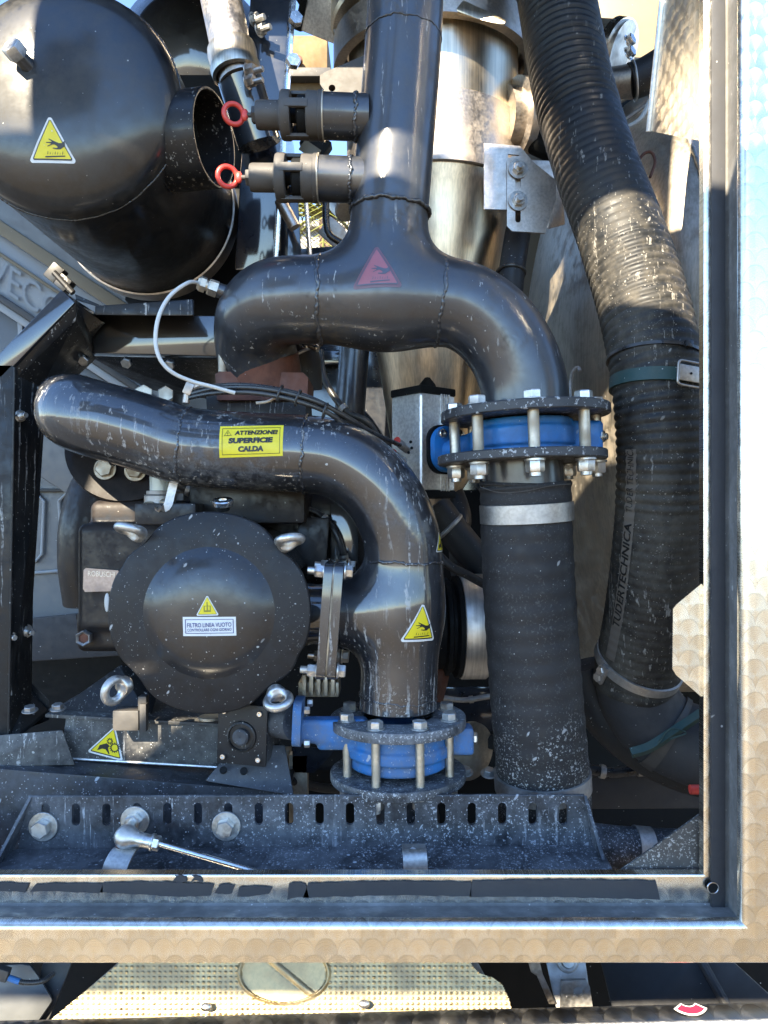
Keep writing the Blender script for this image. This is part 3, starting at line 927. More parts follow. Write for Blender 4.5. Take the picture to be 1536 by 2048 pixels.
# ---- dimpled heat shield under the sill
def shield_geo():
    nx, ny = 500, 120
    vs, fs, keep = [], [], {}
    def outline(px, py):
        xl = 262 + (90 - 262) * (py - 1905) / (2048 - 1905)
        if px < xl: return False
        if px > 1032: return False
        if px > 935:
            yy = np.interp(px, [935, 945, 960, 985, 1005, 1018, 1032], [1900, 1930, 1946, 1954, 1968, 1995, 2050])
            return py > yy
        return True
    o = at(0, 1905, .905)
    for j in range(ny + 1):
        t = j / ny
        for i in range(nx + 1):
            px = 60 + 1000 * i / nx; py = 1890 + 170 * t
            d = .907 - .035 * t
            p = at(px, py, d)
            if not outline(px, py): continue
            u, v = px / 11.0, py / 10.4
            dots = max(0, math.cos(2 * math.pi * u)) * max(0, math.cos(2 * math.pi * v))
            r = math.hypot(px - 568, (py - 1948) * 1.5)
            h = .0019 * dots * (.55 + .8 * ((math.sin(round(u) * 12.9898 + round(v) * 78.233) * 43758.5453) % 1.0))
            if r < 84: h = .0008
            if 84 <= r < 94: h = .0040 * math.sin((r - 84) / 10 * math.pi)
            q = abs((px - 568) * .64 - (py - 1948) * .77 - 4)
            if r < 84 and q < 9: h = .0030 * math.cos(q / 9 * math.pi / 2)
            vs.append(p + V3((0, -.72, .69)) * h)
            keep[(i, j)] = len(vs) - 1
    for j in range(ny):
        for i in range(nx):
            q = [keep.get(k) for k in ((i, j), (i + 1, j), (i + 1, j + 1), (i, j + 1))]
            if None not in q: fs.append(tuple(q))
    return vs, fs
hs = thing('heat_shield', 'dimpled sheet-metal heat shield with round embossed boss, sunlit under the sill', 'heat shield', at(568, 2048, .88))
sg = shield_geo()
part('dimpled_sheet', sg, M['shield'], hs, 60)
part('back_sheet', (lambda: pxprism([(258, 1906), (945, 1906), (1028, 2060), (84, 2060)], .918, .002))(), M['galv'], hs, 0)
for px, py in ((412, 2014), (728, 2008)):
    part('rivet', ellipsoid(at(px, py, .873), V3((.0065, 0, 0)), V3((0, .004, .0)), V3((0, 0, .0045))), M['bright'], hs)

# ---- chassis pieces under the bay
ch = thing('chassis_bracket', 'grey steel chassis bracket with a round hole right of the heat shield', 'bracket', at(1130, 2060, .95))
part('arm', hull([at(1082, 1880, .97), at(1165, 1880, .97), at(1190, 2060, .93), at(1122, 2060, .93), at(1082, 1880, 1.0), at(1165, 1880, 1.0), at(1190, 2060, .96), at(1122, 2060, .96)], .002), M['galv'], ch)
part('front_plate', pxprism([(1123, 1962), (1172, 1960), (1180, 1975), (1192, 2060), (1120, 2060)], .925, .004, [circ(10, 18, 1157, 1984)]), M['galv'], ch, 20)
part('washer', torus(at(1135, 1921, .955), (0, -1, .4), .011, .003, 28, 8), M['galv'], ch)
part('bolt_head', cyl(at(1135, 1921, .957), (0, -1, .4), .008, .006, 20), M['galv'], ch)
part('bright_strip', pxprism([(1057, 1926), (1080, 1926), (1086, 1950), (1112, 2008), (1098, 2008), (1074, 1952), (1062, 1944)], .935, .003), M['stain_b'], ch, 20)
u_ = thing('under_chassis', 'black underside of the truck chassis behind the sill', 'chassis', at(900, 2200, 1.2))
part('belly_plate', hull([at(-400, 1800, 1.25), at(1900, 1800, 1.25), at(-400, 2300, 1.25), at(1900, 2300, 1.25), at(-400, 1800, 1.27), at(1900, 1800, 1.27), at(-400, 2300, 1.27), at(1900, 2300, 1.27)]), M['dark'], u_)
part('fender', hull([at(1190, 1880, 1.05), at(1420, 1880, 1.0), at(1640, 2080, .95), at(1240, 2080, .97), at(1190, 1880, 1.07), at(1420, 1880, 1.02), at(1640, 2080, .97), at(1240, 2080, .99)], .004), M['seal'], u_)
part('fender_rib', tube([at(1380, 1880, 1.0), at(1480, 2060, .95)], .006, 10), M['seal'], u_)
cv = thing('corner_fairing', 'pale grey moulded fairing at the bottom left with a cable', 'fairing', at(60, 2060, .93))
part('shell', hull([at(-80, 1935, .93), at(62, 1925, .93), at(108, 2000, .93), at(66, 2060, .92), at(-80, 2060, .92), at(-80, 1935, .98), at(62, 1925, .98), at(108, 2000, .98), at(66, 2060, .98)], .006), M['cab'], cv)
part('edge', hull([at(85, 1925, .95), at(150, 1915, .95), at(90, 2060, .93), at(60, 2060, .93), at(85, 1925, .97), at(150, 1915, .97), at(60, 2060, .95)], .004), M['cabd'], cv)
wc = thing('corrugated_wire_loom', 'thin black corrugated wire loom with blue tape at the bottom left corner', 'cable', at(60, 1960, .9))
lp = spl([at(-10, 1942, .90), at(22, 1957, .90), at(50, 1965, .90), at(85, 1962, .905), at(108, 1946, .92)], 14)
part('loom', tube(lp, [.0026 + .0005 * (i % 2) for i in range(len(lp))], 10), M['cable'], wc)
part('blue_tape', tube(lp[12:24], .0034, 10), M['blue'], wc)
part('connector', box(at(3, 1946, .9), (.018, .01, .014), (0, .3, 0)), M['cabd'], wc)

# ================================================================== SLOTTED RAIL
rail = thing('slotted_rail', 'long black slotted steel rail with white splashes above the sill', 'rail', at(600, 1750, .95))
slots = [stadium(91 + 60.9 * i, 1628 + (1.2 if i < 3 else 0), 17, 45) for i in range(18)]
half = [(60, 1595), (600, 1593), (600, 1697), (38, 1699)]
rg = pxprism([(57, 1594), (1168, 1591), (1184, 1690), (1150, 1696), (36, 1700)], .975, .006, slots)
part('slotted_plate', rg, M['rail'], rail, 25)
part('ledge', hull([at(20, 1697, .975), at(1200, 1688, .975), at(20, 1697, .975) + V3((0, -.065, -.006)), at(1200, 1688, .975) + V3((0, -.065, -.006)), at(20, 1697, .975) + V3((0, .02, -.03)), at(1200, 1688, .975) + V3((0, .02, -.03)), at(20, 1697, .975) + V3((0, -.065, -.03)), at(1200, 1688, .975) + V3((0, -.065, -.03))], .003, 3), M['rail'], rail)
part('lower_web', hull([at(-200, 1725, .955), at(1260, 1735, .955), at(-200, 1900, .955), at(1260, 1900, .955), at(-200, 1725, .965), at(1260, 1735, .965), at(-200, 1900, .965), at(1260, 1900, .965)], .001), M['frame'], rail)
part('end_gusset', prism3([at(57, 1594, .974), at(20, 1704, .974), at(20, 1704, .974) + V3((.0, -.05, 0))], [], V3((.004, 0, 0))), M['rail'], rail, 20)
part('end_gusset', prism3([at(1167, 1591, .974), at(1186, 1692, .974), at(1186, 1692, .974) + V3((.0, -.04, 0))], [], V3((.004, 0, 0))), M['rail'], rail, 20)
part('top_lip', tube([at(57, 1594, .977), at(1168, 1591, .977)], .0022, 8), M['rail'], rail)
for px, py in ((88, 1652), (271, 1640), (453, 1651)):
    c = at(px, py, .9745)
    b = bolt(rail, c, (0, -1, 0), sz(18, .97), .012, M['zinc'], wr=round(sz(29, .97), 4), wt=.0035)
# second (back) rail plate behind, and cross member
bp = thing('base_cross_member', 'broad black steel cross member behind the slotted rail', 'beam', at(250, 1700, 1.05))
part('front_plate', hull([at(-120, 1528, 1.05), at(575, 1583, 1.05), at(575, 1720, 1.05), at(-120, 1720, 1.05), at(-120, 1528, 1.06), at(575, 1583, 1.06), at(575, 1720, 1.06), at(-120, 1720, 1.06)], .002), M['rail_l'], bp)
part('top_plate', hull([at(-120, 1528, 1.052), at(575, 1583, 1.052), at(-120, 1528, 1.052) + V3((0, .09, .0)), at(575, 1583, 1.052) + V3((0, .09, 0)), at(-120, 1528, 1.052) - V3((0, 0, .006)), at(575, 1583, 1.052) - V3((0, 0, .006)), at(-120, 1528, 1.052) + V3((0, .09, -.006)), at(575, 1583, 1.052) + V3((0, .09, -.006))], .001), M['rail_l'], bp)
part('side_lug', hull([at(410, 1562, 1.03), at(470, 1490, 1.06), at(570, 1490, 1.06), at(588, 1592, 1.03), at(410, 1562, 1.1), at(470, 1490, 1.1), at(570, 1490, 1.1), at(588, 1592, 1.1)], .002), M['rail_l'], bp)
for px, py in ((447, 1541), (488, 1543)):
    part('lug_hole', cyl(at(px, py, 1.034), (0, -.8, .6), .005, .003, 16), M['dark'], bp)

# ball-joint link rod and tabs
lk = thing('ball_joint_rod', 'galvanised ball-joint link rod in front of the slotted rail', 'link rod', at(255, 1690, .93))
c0, c1, c2 = at(253, 1674, .925), at(318, 1687, .92), at(700, 1800, .90)
def sd_ball(P):
    a = np.sqrt(((P - np.array(tuple(c0))) ** 2).sum(1)) - sz(24, .925)
    b = sd_path(P, [c0, c0.lerp(c1, .85)], [sz(15, .92), sz(13.5, .92)])
    return smin(a, b, .005)
part('ball_socket', sdf_mesh(sd_ball, c0 - V3((.03, .03, .03)), c1 + V3((.02, .03, .03)), .0016), M['zinc'], lk, 60)
ax = (c1 - c0).normalized()
nut(lk, c1 - ax * .006, ax, sz(15, .92), .007, M['zinc'], name='lock_nut')
part('washer', cyl(c1 - ax * .009, ax, sz(17, .92), .0025, 24), M['zinc'], lk)
part('rod', tube([c1 - ax * .002, c1 + (c2 - c1) * .35, c2], sz(6, .92), 14), M['bright'], lk)
part('ball_stud', tube([c0, at(262, 1650, .955), at(268, 1643, .97)], sz(9, .93), 12), M['zinc'], lk)
part('rust_foot', cyl(at(246, 1697, .925), (0, 0, 1), .0085, .006, 20), M['rust'], lk)
def strip(pts, w, th, mat, parent, name, hint=(0, 1, 0)):
    P = [V3(p) for p in pts]
    vs, fs = [], []
    n = len(P)
    for i, p in enumerate(P):
        t = (P[min(i + 1, n - 1)] - P[max(i - 1, 0)]).normalized()
        side = V3((1, 0, 0)) - t * t.x; side.normalize()
        nn = side.cross(t).normalized()
        for s_, q in ((-1, -1), (1, -1), (1, 1), (-1, 1)): vs.append(p + side * s_ * w / 2 + nn * q * th / 2)
    for i in range(n - 1):
        for k in range(4): fs.append((i * 4 + k, i * 4 + (k + 1) % 4, i * 4 + 4 + (k + 1) % 4, i * 4 + 4 + k))
    fs += [(3, 2, 1, 0), tuple(n * 4 - 4 + k for k in range(4))]
    return part(name, (vs, fs), mat, parent, 30) if parent is not None else (vs, fs)
tb = strip(spl([at(258, 1693, .928), at(248, 1702, .915), at(236, 1722, .905), at(228, 1745, .90), at(225, 1775, .90)], 4), sz(48, .91), .003, None, None, '')
single('mounting_tab', tb, M['galv'], 'bent grey steel tab under the ball joint', 'tab', smooth=30)
tb2 = join(strip(spl([at(827, 1690, .93), at(829, 1705, .905), at(831, 1730, .898), at(832, 1775, .895)], 4), sz(48, .905), .003, None, None, ''), cyl(at(826, 1702, .9095), (0, -.6, .8), .0042, .0012, 16))
single('mounting_tab', tb2, M['galv'], 'straight grey steel tab at the middle of the sill', 'tab', smooth=30)

# ================================================================== FILTER HOUSING
fl = thing('vacuum_line_filter', 'black round vacuum filter housing with scalloped lid and four eye nuts', 'filter', at(418, 1430, 1.02))
LC = at(418, 1226, .985); LR = sz(203, .985)
eyes = [(268, 1066), (572, 1086), (240, 1376), (551, 1393)]
ea = [math.atan2(-(y - 1226), x - 418) for x, y in eyes]
def lid_outline(n=220):
    pts = []
    for i in range(n):
        a = 2 * math.pi * i / n
        r = LR
        for e in ea:
            d_ = (a - e + math.pi) % (2 * math.pi) - math.pi
            r -= LR * .055 * math.exp(-(abs(d_) / .20) ** 2)
        for e in (math.radians(152), math.radians(-26)):
            d_ = (a - e + math.pi) % (2 * math.pi) - math.pi
            r -= LR * .022 * math.exp(-(d_ / .10) ** 2)
        pts.append((r * math.cos(a), r * math.sin(a)))
    return pts
lo_ = lid_outline()
vs, fs = [], []
rings = [(0.0, .0), (.645, .0), (.655, .0)]
lidr = []
DR = LR * .64
def lidpt(a, r, y): return LC + V3((r * math.cos(a), y, r * math.sin(a)))
n = len(lo_)
prof = [(.30 * DR, -.0290, 0), (.60 * DR, -.0255, 0), (.78 * DR, -.0200, 0), (.90 * DR, -.0120, 0), (.965 * DR, -.0050, 0), (1.0 * DR, -.0004, 0), (1.035 * DR, .0, 0), (None, .0, .0025), (None, .0010, .0008), (None, .0026, 0), (None, .009, 0), (1.0 * DR, .009, 0)]
part('lid', (lambda: (lambda V, Fc: (V, Fc))(*(lambda: (
    [lidpt(2 * math.pi * i / n, (r if r is not None else math.hypot(*lo_[i]) - off), y) for r, y, off in prof[5:] for i in range(n)],
    [(k * n + i, k * n + (i + 1) % n, (k + 1) * n + (i + 1) % n, (k + 1) * n + i) for k in range(len(prof) - 6) for i in range(n)]))()))(), M['lid'], fl, 40)
dg_ = lathe([(0, .0190), (.15 * DR, .0189), (.30 * DR, .0184), (.50 * DR, .0172), (.68 * DR, .0145), (.80 * DR, .0112), (.90 * DR, .0068), (.96 * DR, .0032), (1.0 * DR, .0010), (1.03 * DR, -.0006)], LC, (0, -1, 0), 96)
part('lid_dome', dg_, M['dome'], fl, 60)
part('body', lathe([(LR * .90, -.008), (LR * .93, -.010), (LR * .93, -.020), (LR * .90, -.022), (LR * .90, -.20), (LR * .80, -.225), (0, -.23)], LC, (0, -1, 0), 80), M['paint'], fl)
# eye nuts
def g_eye(flip=0):
    R, r = sz(25, .975), sz(8.5, .975)
    def f(P):
        a = sd_torus(P, (0, 0, sz(19, .975)), (0, 1, 0), R * .9, r)
        b = sd_cyl(P, (0, 0, -sz(16, .975)), (0, 0, sz(2, .975)), sz(17, .975), .002)
        return smin(a, b, .006)
    return sdf_mesh(f, (-.032, -.022, -.016), (.032, .022, .042), .0015)
# each eye nut: (photo centre, collar direction, loop axis hint)
for (px, py), axis, hint in zip(eyes, [(-.30, -.62, .25), (.30, -.62, .22), (-.35, -.50, -.15), (.25, -.70, -.30)],
                                [(1, .1, -.25), (1, -.1, .18), (.2, 0, 1), (1, 0, .15)]):
    c = at(px, py, .972)
    w = V3(axis).normalized()
    u, v, w = basis(w, hint)
    o = inst('eye_nut', 'eye', g_eye, M['zinc'], fl, c + V3((0, .008, 0)), w, 0, 60, hint)
    part('stud', cyl(c + V3((0, .03, 0)) - w * .004, w, .006, .02, 16), M['zincr'], fl)
part('top_plug', cyl(at(446, 1021, 1.03), (0, -.25, 1), sz(14, 1.03), .008, 24), M['dark'], fl)
tp = part('plug_cap', lathe([(0, .0), (sz(20, 1.03), 0), (sz(21, 1.03), .0015), (sz(21, 1.03), .006), (sz(19, 1.03), .0075), (sz(8, 1.03), .0075), (sz(7, 1.03), .005), (0, .005)], at(446, 1010, 1.028), (0, -.35, 1), 32), M['bright'], fl)
# outlet neck and square flange pair toward the tee
part('outlet_neck', lathe([(sz(66, 1.08), 0), (sz(60, 1.08), .02), (sz(60, 1.08), .055)], at(600, 1228, 1.085), (1, -.1, .02), 48), M['paint'], fl)
FX = V3((1, 0, -.075)).normalized(); FZ = V3((.075, 0, 1)).normalized()
def flange_pair(parent, x0, name):
    c = at(x0, 1231, 1.055)
    return part(name, plate(c, V3((0, 1, 0)), FZ, rrect(.135, sz(232, 1.0), .012, 5), sz(17, 1.0)), M['pipe'], parent, 30)
flange_pair(fl, 648, 'flange')
flt = bvh(join(dg_, lathe([(0, 0), (LR, 0)], LC, (0, -1, 0), 64)))
# white filter sticker and yellow triangle
so_ = at(416, 1254, .958); sn, su = V3((.02, -1, 0)), V3((-.02, 0, 1))
W_, H_ = sz(107, .957), sz(39, .957)
st = decal('notice_sticker', poly2d([(-W_ / 2, -H_ / 2), (W_ / 2, -H_ / 2 - .0008), (W_ / 2, H_ / 2 - .0012), (-W_ / 2, H_ / 2)]), M['white'], fl, flt, so_, sn, su, .0004)
ob = [(-W_ * .455, -H_ * .37), (W_ * .455, -H_ * .40), (W_ * .455, H_ * .34), (-W_ * .455, H_ * .37)]
ib = [(x * .972, y * .92) for x, y in ob]
decal('border', poly2d(ob, [ib]), M['navy'], st, flt, so_, sn, su, .0008)
decal('lettering', text2d('FILTRO LINEA VUOTO', H_ * .225, W_ * .83, bold=.012, cy=H_ * .06), M['navy'], st, flt, so_, sn, su, .0010)
decal('lettering', text2d('CONTROLLARE OGNI GIORNO', H_ * .15, W_ * .83, bold=.008, cy=-H_ * .19), M['navy'], st, flt, so_, sn, su, .0010)
def filt_icon(h):
    b = [poly2d([(-h * .17, -h * .32), (h * .17, -h * .32), (h * .17, -h * .02), (.03 * h, -h * .02), (.01 * h, h * .16), (-.03 * h, h * .16), (-.03 * h, -h * .02), (-h * .17, -h * .02)],
                [[(-h * .12, -h * .24), (-h * .03, -h * .24), (-h * .03, -h * .05), (-h * .12, -h * .05)], [(h * .03, -h * .24), (h * .12, -h * .24), (h * .12, -h * .05), (h * .03, -h * .05)]])]
    return join(*b)
M['olive'] = flat('faded olive print', (.30, .26, .02), .4)
triangle_sticker(fl, flt, at(412, 1212, .958), sn, su, sz(42, .957), sz(47, .957), (M['white'], M['yellow'], M['olive']), filt_icon, label='small yellow triangle with a filter pictogram')

# ================================================================== LOWER PIPE WITH TEE
lpp = thing('elbow_pipe', 'glossy black elbow pipe with yellow ATTENZIONE sticker and white runs', 'pipe', at(795, 1420, 1.05))
RL = .0525
path = spl([at(190, 810, 1.40), at(160, 806, 1.25), at(145, 812, 1.13), at(152, 824, 1.075), at(190, 838, 1.05), at(245, 853, 1.045), at(310, 873, 1.045), at(375, 893, 1.045), at(490, 902, 1.045), at(610, 908, 1.045), at(680, 922, 1.045), at(745, 966, 1.045), at(790, 1035, 1.047), at(808, 1120, 1.05), at(802, 1260, 1.052), at(795, 1432, 1.055)], 5)
stub = [at(676, 1224, 1.06), at(800, 1220, 1.052)]
def sd_lower(P):
    return smin(sd_path(P, path, RL), sd_path(P, stub, .0455), .045)
lg = sdf_mesh(sd_lower, at(60, 1440, 1.0) - V3((.02, .06, 0)), at(905, 740, 1.0) + V3((.03, .44, 0)), .0052)
cut = [f for f in lg[1] if sum(lg[0][i].z for i in f) / 4 > at(0, 1426, 1.055).z and sum(lg[0][i].x for i in f) / 4 > at(684, 0, 1.06).x or sum(lg[0][i].z for i in f) / 4 > at(0, 1100, 1.05).z]
lgeo = (lg[0], cut)
part('pipe', lgeo, M['pipe'], lpp, 70)
lbv = bvh(lgeo)
def ring_at(pts, k, R): return pts[k], (pts[min(k + 1, len(pts) - 1)] - pts[k - 1]).normalized(), R
for (px, py, d_), (qx, qy) in (((243, 853, 1.05), (-1, -.22)), ((374, 893, 1.045), (-1, -.12)), ((611, 908, 1.045), (-1, -.05)), ((808, 1122, 1.05), (.03, -1)), ((796, 1392, 1.055), (.04, -1))):
    part('weld', weld_bead(at(px, py, d_), V3((qx, 0, -qy)), RL, .0021 if py < 1300 else .0013, 60), M['pipe'], lpp, 60)
flange_pair(lpp, 668, 'flange')
part('gasket', plate(at(664.6, 1231, 1.055), V3((0, 1, 0)), FZ, rrect(.128, sz(226, 1.0), .012, 5), sz(3, 1.0)), M["zincr"], lpp, 30)
for zpx, x_l, x_r in ((1137, 0, 0), (1326, 0, 0)):
    xo = -(zpx - 1231) * .075
    for dd in (1.004, 1.105):
        k = (1.004 / dd)
        cl = at(648 + xo, zpx, 1.055); cl.y = dd
        cr = at(686 + xo, zpx, 1.055); cr.y = dd
        part('flange_washer', cyl(cl + FX * .0005, -FX, sz(16, 1), .0025, 20), M['zinc'], lpp)
        part('flange_washer', cyl(cr - FX * .0005, FX, sz(16, 1), .0025, 20), M['zinc'], lpp)
        nut(lpp, cl - FX * .0018, -FX, sz(13.5, 1), .011, M['zinc'], stud=.005, sl=.008)
        bolt(lpp, cr + FX * .0018, FX, sz(13.5, 1), .009, M['zinc'])
# ATTENZIONE sticker
so_ = at(501, 881, .992); W_, H_ = sz(127, .994), sz(64, .994)
sn = V3((0, -1, .10)); su = V3((-.028, .10, 1))
st = decal('warning_plate', poly2d([(-W_ / 2, -H_ / 2), (W_ / 2, -H_ / 2), (W_ / 2 + .001, H_ / 2), (-W_ / 2 + .001, H_ / 2)]), M['yellow'], lpp, lbv, so_, sn, su, .0004)
st['label'] = 'yellow rectangular sticker reading ATTENZIONE SUPERFICIE CALDA'
ob = [(-W_ * .455, -H_ * .42), (W_ * .455, -H_ * .42), (W_ * .462, H_ * .42), (-W_ * .448, H_ * .42)]
decal('border', poly2d(ob, [[(x * .985, y * .965) for x, y in ob]]), M['ink'], st, lbv, so_, sn, su, .0009)
decal('lettering', text2d('ATTENZIONE!', H_ * .145, W_ * .68, .15, .05, W_ * .085, H_ * .26), M['ink'], st, lbv, so_, sn, su, .0010)
decal('lettering', text2d('SUPERFICIE', H_ * .175, W_ * .70, .1, .065, 0, H_ * .01), M['ink'], st, lbv, so_, sn, su, .0010)
decal('lettering', text2d('CALDA', H_ * .175, W_ * .40, .1, .065, 0, -H_ * .255), M['ink'], st, lbv, so_, sn, su, .0010)
tr = [(-W_ * .42, H_ * .17), (-W_ * .30, H_ * .17), (-W_ * .36, H_ * .36)]
cxt = (-W_ * .36, H_ * .233)
decal('triangle', join(poly2d(tr, [[(cxt[0] + (x - cxt[0]) * .82, cxt[1] + (y - cxt[1]) * .82) for x, y in tr]]), text2d('!', H_ * .11, None, 0, .02, -W_ * .36, H_ * .23)), M['ink'], st, lbv, so_, sn, su, .0010)
YB = (M['white'], M['yellow'], M['ink'])
triangle_sticker(lpp, lbv, at(838, 1243, 1.0), V3((.42, -.9, .02)), V3((.02, 0, 1)), sz(80, 1.0), sz(78, 1.0), YB, hand_shapes, skew=.003, label='yellow hot-surface triangle low on the elbow pipe')
triangle_sticker(lpp, lbv, at(886, 1083, 1.03), V3((.97, -.24, 0)), V3((0, 0, 1)), sz(42, 1.02), sz(46, 1.02), YB, gear_shapes, label='small yellow triangle seen edge-on at the right of the elbow pipe')

# ================================================================== UPPER MANIFOLD
um = thing('tee_manifold', 'black tee manifold pipe with a faded red triangle above the blue valve', 'pipe', at(765, 700, 1.03))
RV, RH = .0515, .0575
vp = spl([at(814, -90, 1.055), at(808, 60, 1.048), at(794, 250, 1.038), at(779, 430, 1.03), at(768, 600, 1.03)], 4)
hp = spl([at(524, 745, 1.125), at(514, 705, 1.11), at(511, 664, 1.088), at(520, 630, 1.062), at(548, 607, 1.042), at(590, 601, 1.032), at(640, 600, 1.03), at(760, 600, 1.03), at(880, 605, 1.03), at(932, 616, 1.03), at(984, 651, 1.03), at(1023, 704, 1.03), at(1046, 765, 1.03), at(1052, 822, 1.03)], 5)
def sd_upper(P):
    return smin(sd_path(P, vp, RV), sd_path(P, hp, RH), .055)
ug = sdf_mesh(sd_upper, at(400, 850, 1.0) - V3((.02, .075, 0)), at(1160, -60, 1.02) + V3((.03, .19, 0)), .0052)
zc = at(0, 818, 1.03).z
xm = at(768, 0, 1.03).x
ug = (ug[0], [f for f in ug[1] if not (ug[0][f[0]].z < zc and ug[0][f[0]].x > xm)])
part('pipe', ug, M['manifold'], um, 70)
ubv = bvh(ug)
for (px, py, d_), axv, R_ in (((641, 600, 1.03), (1, 0, 0), RH), ((882, 605, 1.03), (1, 0, -.12), RH), ((780, 424, 1.03), (.05, 0, 1), RV + .0012), ((806, 78, 1.047), (.05, .03, 1), RV)):
    part('weld', weld_bead(at(px, py, d_), axv, R_, .0028 if py > 100 else .0013, 46), M['manifold'], um, 60)
triangle_sticker(um, ubv, at(754, 541, .975), V3((0, -1, .35)), V3((-.02, .35, 1)), sz(88, .985), sz(101, .985), (M['fadeedge'], M['fadered'], M['fadeink']), hand_shapes, label='faded red hot-surface triangle on the tee')
part('flange', lathe([(RH * .9, 0), (sz(165, 1.03), 0), (sz(167, 1.03), .0015), (sz(167, 1.03), .0115), (sz(165, 1.03), .013), (RH * .9, .013)], at(1049, 838, 1.03), (-.045, 0, 1), 72), M['flange'], um)
part('rusty_spigot', tube([at(521, 712, 1.11), at(526, 745, 1.118), at(530, 775, 1.122)], [.0545, .0545, .0545], 40), M['rust'], um)
# sensor boss
sb = at(458, 588, 1.045)
sax = V3((-.92, -.28, .28)).normalized()
part('sensor_boss', lathe([(sz(15, 1.04), -.012), (sz(15, 1.04), .014), (sz(14, 1.04), .016), (0, .016)], sb, sax, 28), M['manifold'], um)
# branch stubs
for k, (py, x0) in enumerate(((232, 650), (357, 640))):
    part('branch_stub', tube([at(x0 - 6, py, 1.02), at(735, py + 4, 1.025)], sz(44, 1.02), 36), M['manifold'], um)
    part('weld', weld_bead(at(712 - k * 10, py + 3, 1.023), (1, 0, -.03), sz(44.5, 1.02), .0022, 40), M['manifold'], um, 60)

# ---- relief valves
def relief(px0, px1, py, label):
    t = thing('relief_valve', label, 'valve', at((px0 + px1) / 2, py + 40, 1.02), 'relief valves on the manifold')
    o = at(px1, py, 1.02)
    axv = (at(px0, py - 2, 1.02) - o).normalized()
    L = (at(px0, py - 2, 1.02) - o).length
    R = sz(47, 1.02)
    s_ = L / .108
    part('collar', lathe([(R * .9, 0), (R, .001), (R * 1.0, .006), (R * .96, .0075), (R * .97, .016), (R * .98, .0215), (R * .9, .0225), (R * .55, .0225)], o, axv, 44), M['relief'], t)
    part('seal_edge', torus(o + axv * .0005, axv, R * .985, .0012, 44, 8), M['zincr'], t)
    part('seat', lathe([(R * .80, .0225), (R * .80, .033), (R * .74, .035), (R * .3, .035), (R * .3, .05)], o, axv, 36), M['dark'], t)
    u, v, w = basis(axv, (0, 0, 1))
    for a in (math.radians(4), math.radians(184), math.radians(94 + 180), math.radians(100)):
        c = o + w * .034 + (u * math.cos(a) + v * math.sin(a)) * R * .93
        Mx = Matrix((u * math.cos(a) + v * math.sin(a), -u * math.sin(a) + v * math.cos(a), w)).transposed()
        part('cage_bar', box(c, (R * .16, R * .36, .030), Mx, .001), M['relief'], t)
    part('cage_ring', lathe([(R * .5, .043), (R * .97, .043), (R * 1.0, .0445), (R * 1.0, .0535), (R * .95, .056), (R * .62, .0575), (R * .58, .060)], o, axv, 44), M['relief'], t)
    part('spring_cap', lathe([(R * .59, .057), (R * .59, .095 * s_), (R * .55, .0985 * s_), (R * .2, .0985 * s_), (0, .0985 * s_)], o, axv, 36), M['relief'], t)
    nut(t, o + axv * .098 * s_, axv, R * .36, .007 * s_, M['relief'], name='adjusting_nut')
    part('stem', cyl(o + axv * .104 * s_, axv, R * .10, .008 * s_, 12), M['relief'], t)
    rc = o + axv * (.117 * s_ + .0135) + V3((0, 0, .001))
    part('pull_ring', join(torus(rc, V3((.42, -1, -.12)), .0128, .0034, 40, 12), ellipsoid(o + axv * .1155 * s_, V3((.005, 0, 0)), V3((0, .004, 0)), V3((0, 0, .008)), 14, 10)), M['red'], t, 60)
relief(500, 648, 232, 'upper grey-brown relief valve with a red pull ring')
relief(488, 638, 357, 'lower grey-brown relief valve with a red pull ring')

# sensor and cables
sn_ = thing('temperature_sensor', 'brass-coloured sensor gland with a white cable loop on the manifold end', 'sensor', at(415, 580, 1.03))
part('gland_nut', lathe([(0, 0), (sz(17, 1.03), 0), (sz(17, 1.03), .011), (sz(15, 1.03), .013), (0, .013)], sb + sax * .016, sax, 6), M['zincr'], sn_, 20)
part('gland_neck', cyl(sb + sax * .029, sax, sz(11, 1.03), .004, 20), M['zincr'], sn_)
part('gland_cap', lathe([(0, 0), (sz(16, 1.03), 0), (sz(16, 1.03), .007), (sz(12, 1.03), .011), (0, .011)], sb + sax * .032, sax, 6), M['zincr'], sn_, 20)
e_ = sb + sax * .042
part('white_cable', tube(spl([e_, at(375, 566, 1.0), at(340, 592, .985), at(318, 632, .975), at(311, 680, .97), at(320, 718, .97), at(345, 745, .975), at(385, 763, .985), at(420, 772, .99), at(470, 786, 1.0)], 8), sz(4, 1.0), 10), M['whitecable'], sn_)
# ================================================================== BUTTERFLY VALVES
def flange_bolts(t, ctop, cbot, axv, Rb, n, a0, mat, hexR, shank, wr, top_h=.010):
    u, v, w = basis(axv, (0, -1, 0))
    L = (ctop - cbot).length
    for i in range(n):
        a = a0 + 2 * math.pi * i / n
        off = (u * math.cos(a) + v * math.sin(a)) * Rb
        b = bolt(t, ctop + off, w, hexR, top_h, mat, wr, spin=random.random())
        bn = 'shank'
        sub(bn, ('shank', round(shank, 4), round(L, 4)), lambda: cyl(V3((0, 0, -L)), ZU, shank, L, 18, .0005), M['zincr'], b)
        nn = sub('nut', ('vnut', round(hexR, 4), wr, round(shank, 4), round(L, 4)), lambda: (lambda g: ([V3((p.x, -p.y, -p.z - L)) for p in g[0]], g[1]))(g_nut(hexR * 1.02, .014, wr, .003, shank, .005)), mat, b, spin=random.random())

